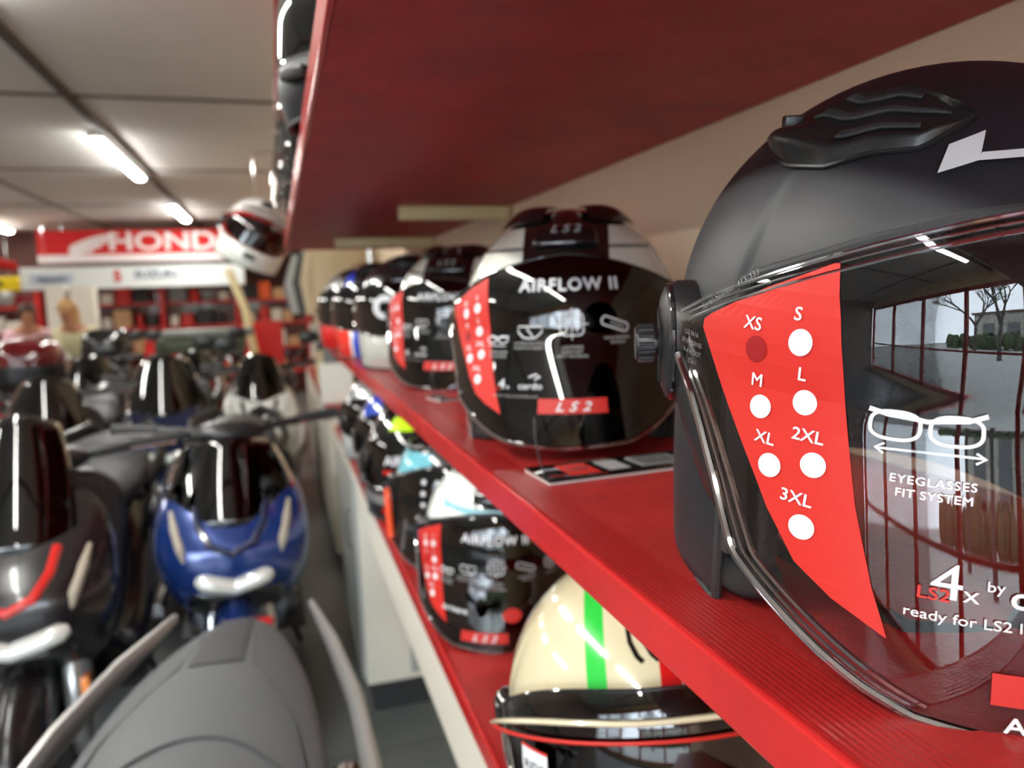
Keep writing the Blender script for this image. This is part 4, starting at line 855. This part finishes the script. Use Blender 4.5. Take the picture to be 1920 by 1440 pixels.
scooter((-.655, 2.74, 0), .02, 'black scooter with a red curved emblem on its front, at the left', M['bodyblack'], accent=M['red_lens'], drl=M['tan'], screen_h=.24, screen_w=.13, fork_m=M['silver'], mirrors=False, hl=.12)
scooter((-1.04, 4.42, 0), .04, 'silver-grey scooter behind the black one with the red emblem', M['silver'], screen_h=.20, accent=M['red_lens'], drl=M['lens'], mirrors=False)
scooter((-.60, 4.98, 0), .0, 'dark blue scooter with tall black windscreen behind the metallic blue one', M['navy'], screen_h=.24, drl=M['silver'], screen_w=.19)
scooter((-.12, 5.35, 0), -.02, 'white scooter with black windscreen beside the white counter', M['bodywhite'], screen_h=.20, drl=M['lens'], accent=M['gloss_black'], screen_w=.15)
scooter((-1.50, 3.90, 0), .05, 'grey scooter with clear windscreen at the left edge', M['silver'], screen_h=.25, screen_m=M['clear'], mirrors=False)
scooter((-2.50, 5.75, 0), -1.45, 'red scooter with a red top case parked sideways at the left', M['red'], case=M['red_dark'], screen_h=.2, nose_m=M['red_dark'])
scooter((-1.42, 6.95, 0), .1, 'dark grey scooter with a rounded black top case', M['bodyblack'], case=M['gloss_black'], screen_h=.15)
scooter((-.62, 7.0 - .2, 0), .0, 'dark red scooter parked behind the dark blue one', M['red_dark'], screen_h=.16, screen_m=M['smoke'])

# ------------------------------------------------------------------ people
def skinned(name, pts, edges, m, parent, sub=2):
    me = bpy.data.meshes.new(name); me.from_pydata([p[0] for p in pts], edges, []); me.materials.append(m); o = bpy.data.objects.new(name, me); link(o, parent)
    sk = o.modifiers.new('skin', 'SKIN'); sk.use_smooth_shade = True
    if not me.skin_vertices:
        for k_ in range(1):
            bm = bmesh.new(); bm.from_mesh(me); bm.verts.layers.skin.verify(); bm.to_mesh(me); bm.free()
    lay = me.skin_vertices[0]
    for i, (p, r_) in enumerate(pts): lay.data[i].radius = (r_[0], r_[1]) if isinstance(r_, tuple) else (r_, r_); lay.data[i].use_root = (i == 0)
    s_ = o.modifiers.new('sub', 'SUBSURF'); s_.levels = sub; s_.render_levels = sub; return o
def person(loc, rz, label, top_m, hair_m, long_hair=False, lean=.30, scale=1.):
    r = empty('person', loc, rz, label=label, cat='person', scale=scale)
    L = lean
    hip = Vector((0, 0, .90)); ch_ = hip + Vector((0, -.42 * math.sin(L), .42 * math.cos(L))); nk = ch_ + Vector((0, -.10, .13)); hd = nk + Vector((0, -.06, .13))
    pts = [(hip, (.15, .11)), (hip + (ch_ - hip) * .5, (.13, .10)), (ch_, (.15, .11)), (nk, .055), (nk + Vector((0, -.03, .06)), .052), (hd, (.072, .088)), (hd + Vector((0, -.005, .09)), (.06, .07))]; ed = [(0, 1), (1, 2), (2, 3), (3, 4), (4, 5), (5, 6)]
    slv = [(ch_, (.155, .12)), (hip + (ch_ - hip) * .5, (.155, .13)), (hip, (.16, .13)), (ch_ + Vector((0, -.05, .08)), .085)]; sed = [(0, 1), (1, 2), (0, 3)]
    for sg in (-1, 1):
        sh = ch_ + Vector((sg * .17, 0, .04)); el = sh + Vector((sg * .06, -.05, -.27)); wr = el + Vector((-sg * .10, -.23, -.02)); pm = wr + Vector((-sg * .02, -.07, -.01))
        n = len(pts); pts += [(sh, .055), (el, .040), (wr, .027), (pm, (.034, .018))]; ed += [(2, n), (n, n + 1), (n + 1, n + 2), (n + 2, n + 3)]
        for k in range(4):
            b = len(pts); o_ = Vector((sg * (-.03 + .02 * k), -.03, 0)); q = pm + o_; pts += [(q, .009), (q + Vector((0, -.03, -.012)), .008), (q + Vector((0, -.045, -.035)), .007)]; ed += [(n + 3, b), (b, b + 1), (b + 1, b + 2)]
        b = len(pts); pts += [(wr + Vector((-sg * .045, -.04, 0)), .010), (wr + Vector((-sg * .06, -.07, -.01)), .008)]; ed += [(n + 2, b), (b, b + 1)]
        m_ = len(slv); slv += [(sh, .075), (el, .060), (wr + (el - wr) * .15, .045)]; sed += [(0, m_), (m_, m_ + 1), (m_ + 1, m_ + 2)]
    body_pts = pts; jn = [(hip, (.155, .12))]; je = []
    for sg in (-1, 1):
        hp = hip + Vector((sg * .09, 0, -.06)); kn = Vector((sg * .10, -.04, .48)); an = Vector((sg * .10, .02, .09)); ft = Vector((sg * .11, -.12, .04))
        n = len(pts); pts += [(hp, .085), (kn, .055), (an, .038), (ft, (.04, .028))]; ed += [(0, n), (n, n + 1), (n + 1, n + 2), (n + 2, n + 3)]
        m_ = len(jn); jn += [(hp, .10), (kn, .075), (an, .065)]; je += [(0, m_), (m_, m_ + 1), (m_ + 1, m_ + 2)]
    nose = len(pts); pts += [(hd + Vector((0, -.095, -.005)), .012), (hd + Vector((0, -.09, .02)), .012)]; ed += [(5, nose), (nose, nose + 1)]
    skinned('body', pts, ed, M['skin'], r); skinned('sweater', slv, sed, top_m, r); skinned('trousers', jn, je, M['denim'], r)
    h = MB().ball((hd.x, hd.y + .018, hd.z + .045), .088, .098, .092)
    if long_hair: h.loft([(hd.z + .05, hd.x, hd.y + .05, .085, .06), (hd.z - .08, hd.x, hd.y + .075, .095, .05), (hd.z - .20, hd.x, hd.y + .09, .07, .03)], 'z')
    h.build('hair', hair_m, r)
    for sg in (-1, 1): MB().ball((hd.x + sg * .028, hd.y - .084, hd.z + .022), .010, .008, .007, 10).build('eye', M['gloss_black'], r); MB().tube([(sg * .10, .04, .05), (sg * .11, -.16, .045)], [.045, .04], 10, flat=.9).build('shoe', M['gloss_black'], r)
    return r
person((-2.50, 9.05, 0), .35, 'person in a pale pink sweater and jeans bending forward at the far left', M['pink'], M['hair_dark'], lean=.85, scale=.93)
person((-1.80, 8.62, 0), -.25, 'person with fair hair in a cream sweater leaning over the red top case', M['ecru'], M['hair_fair'], True, .8, .93)
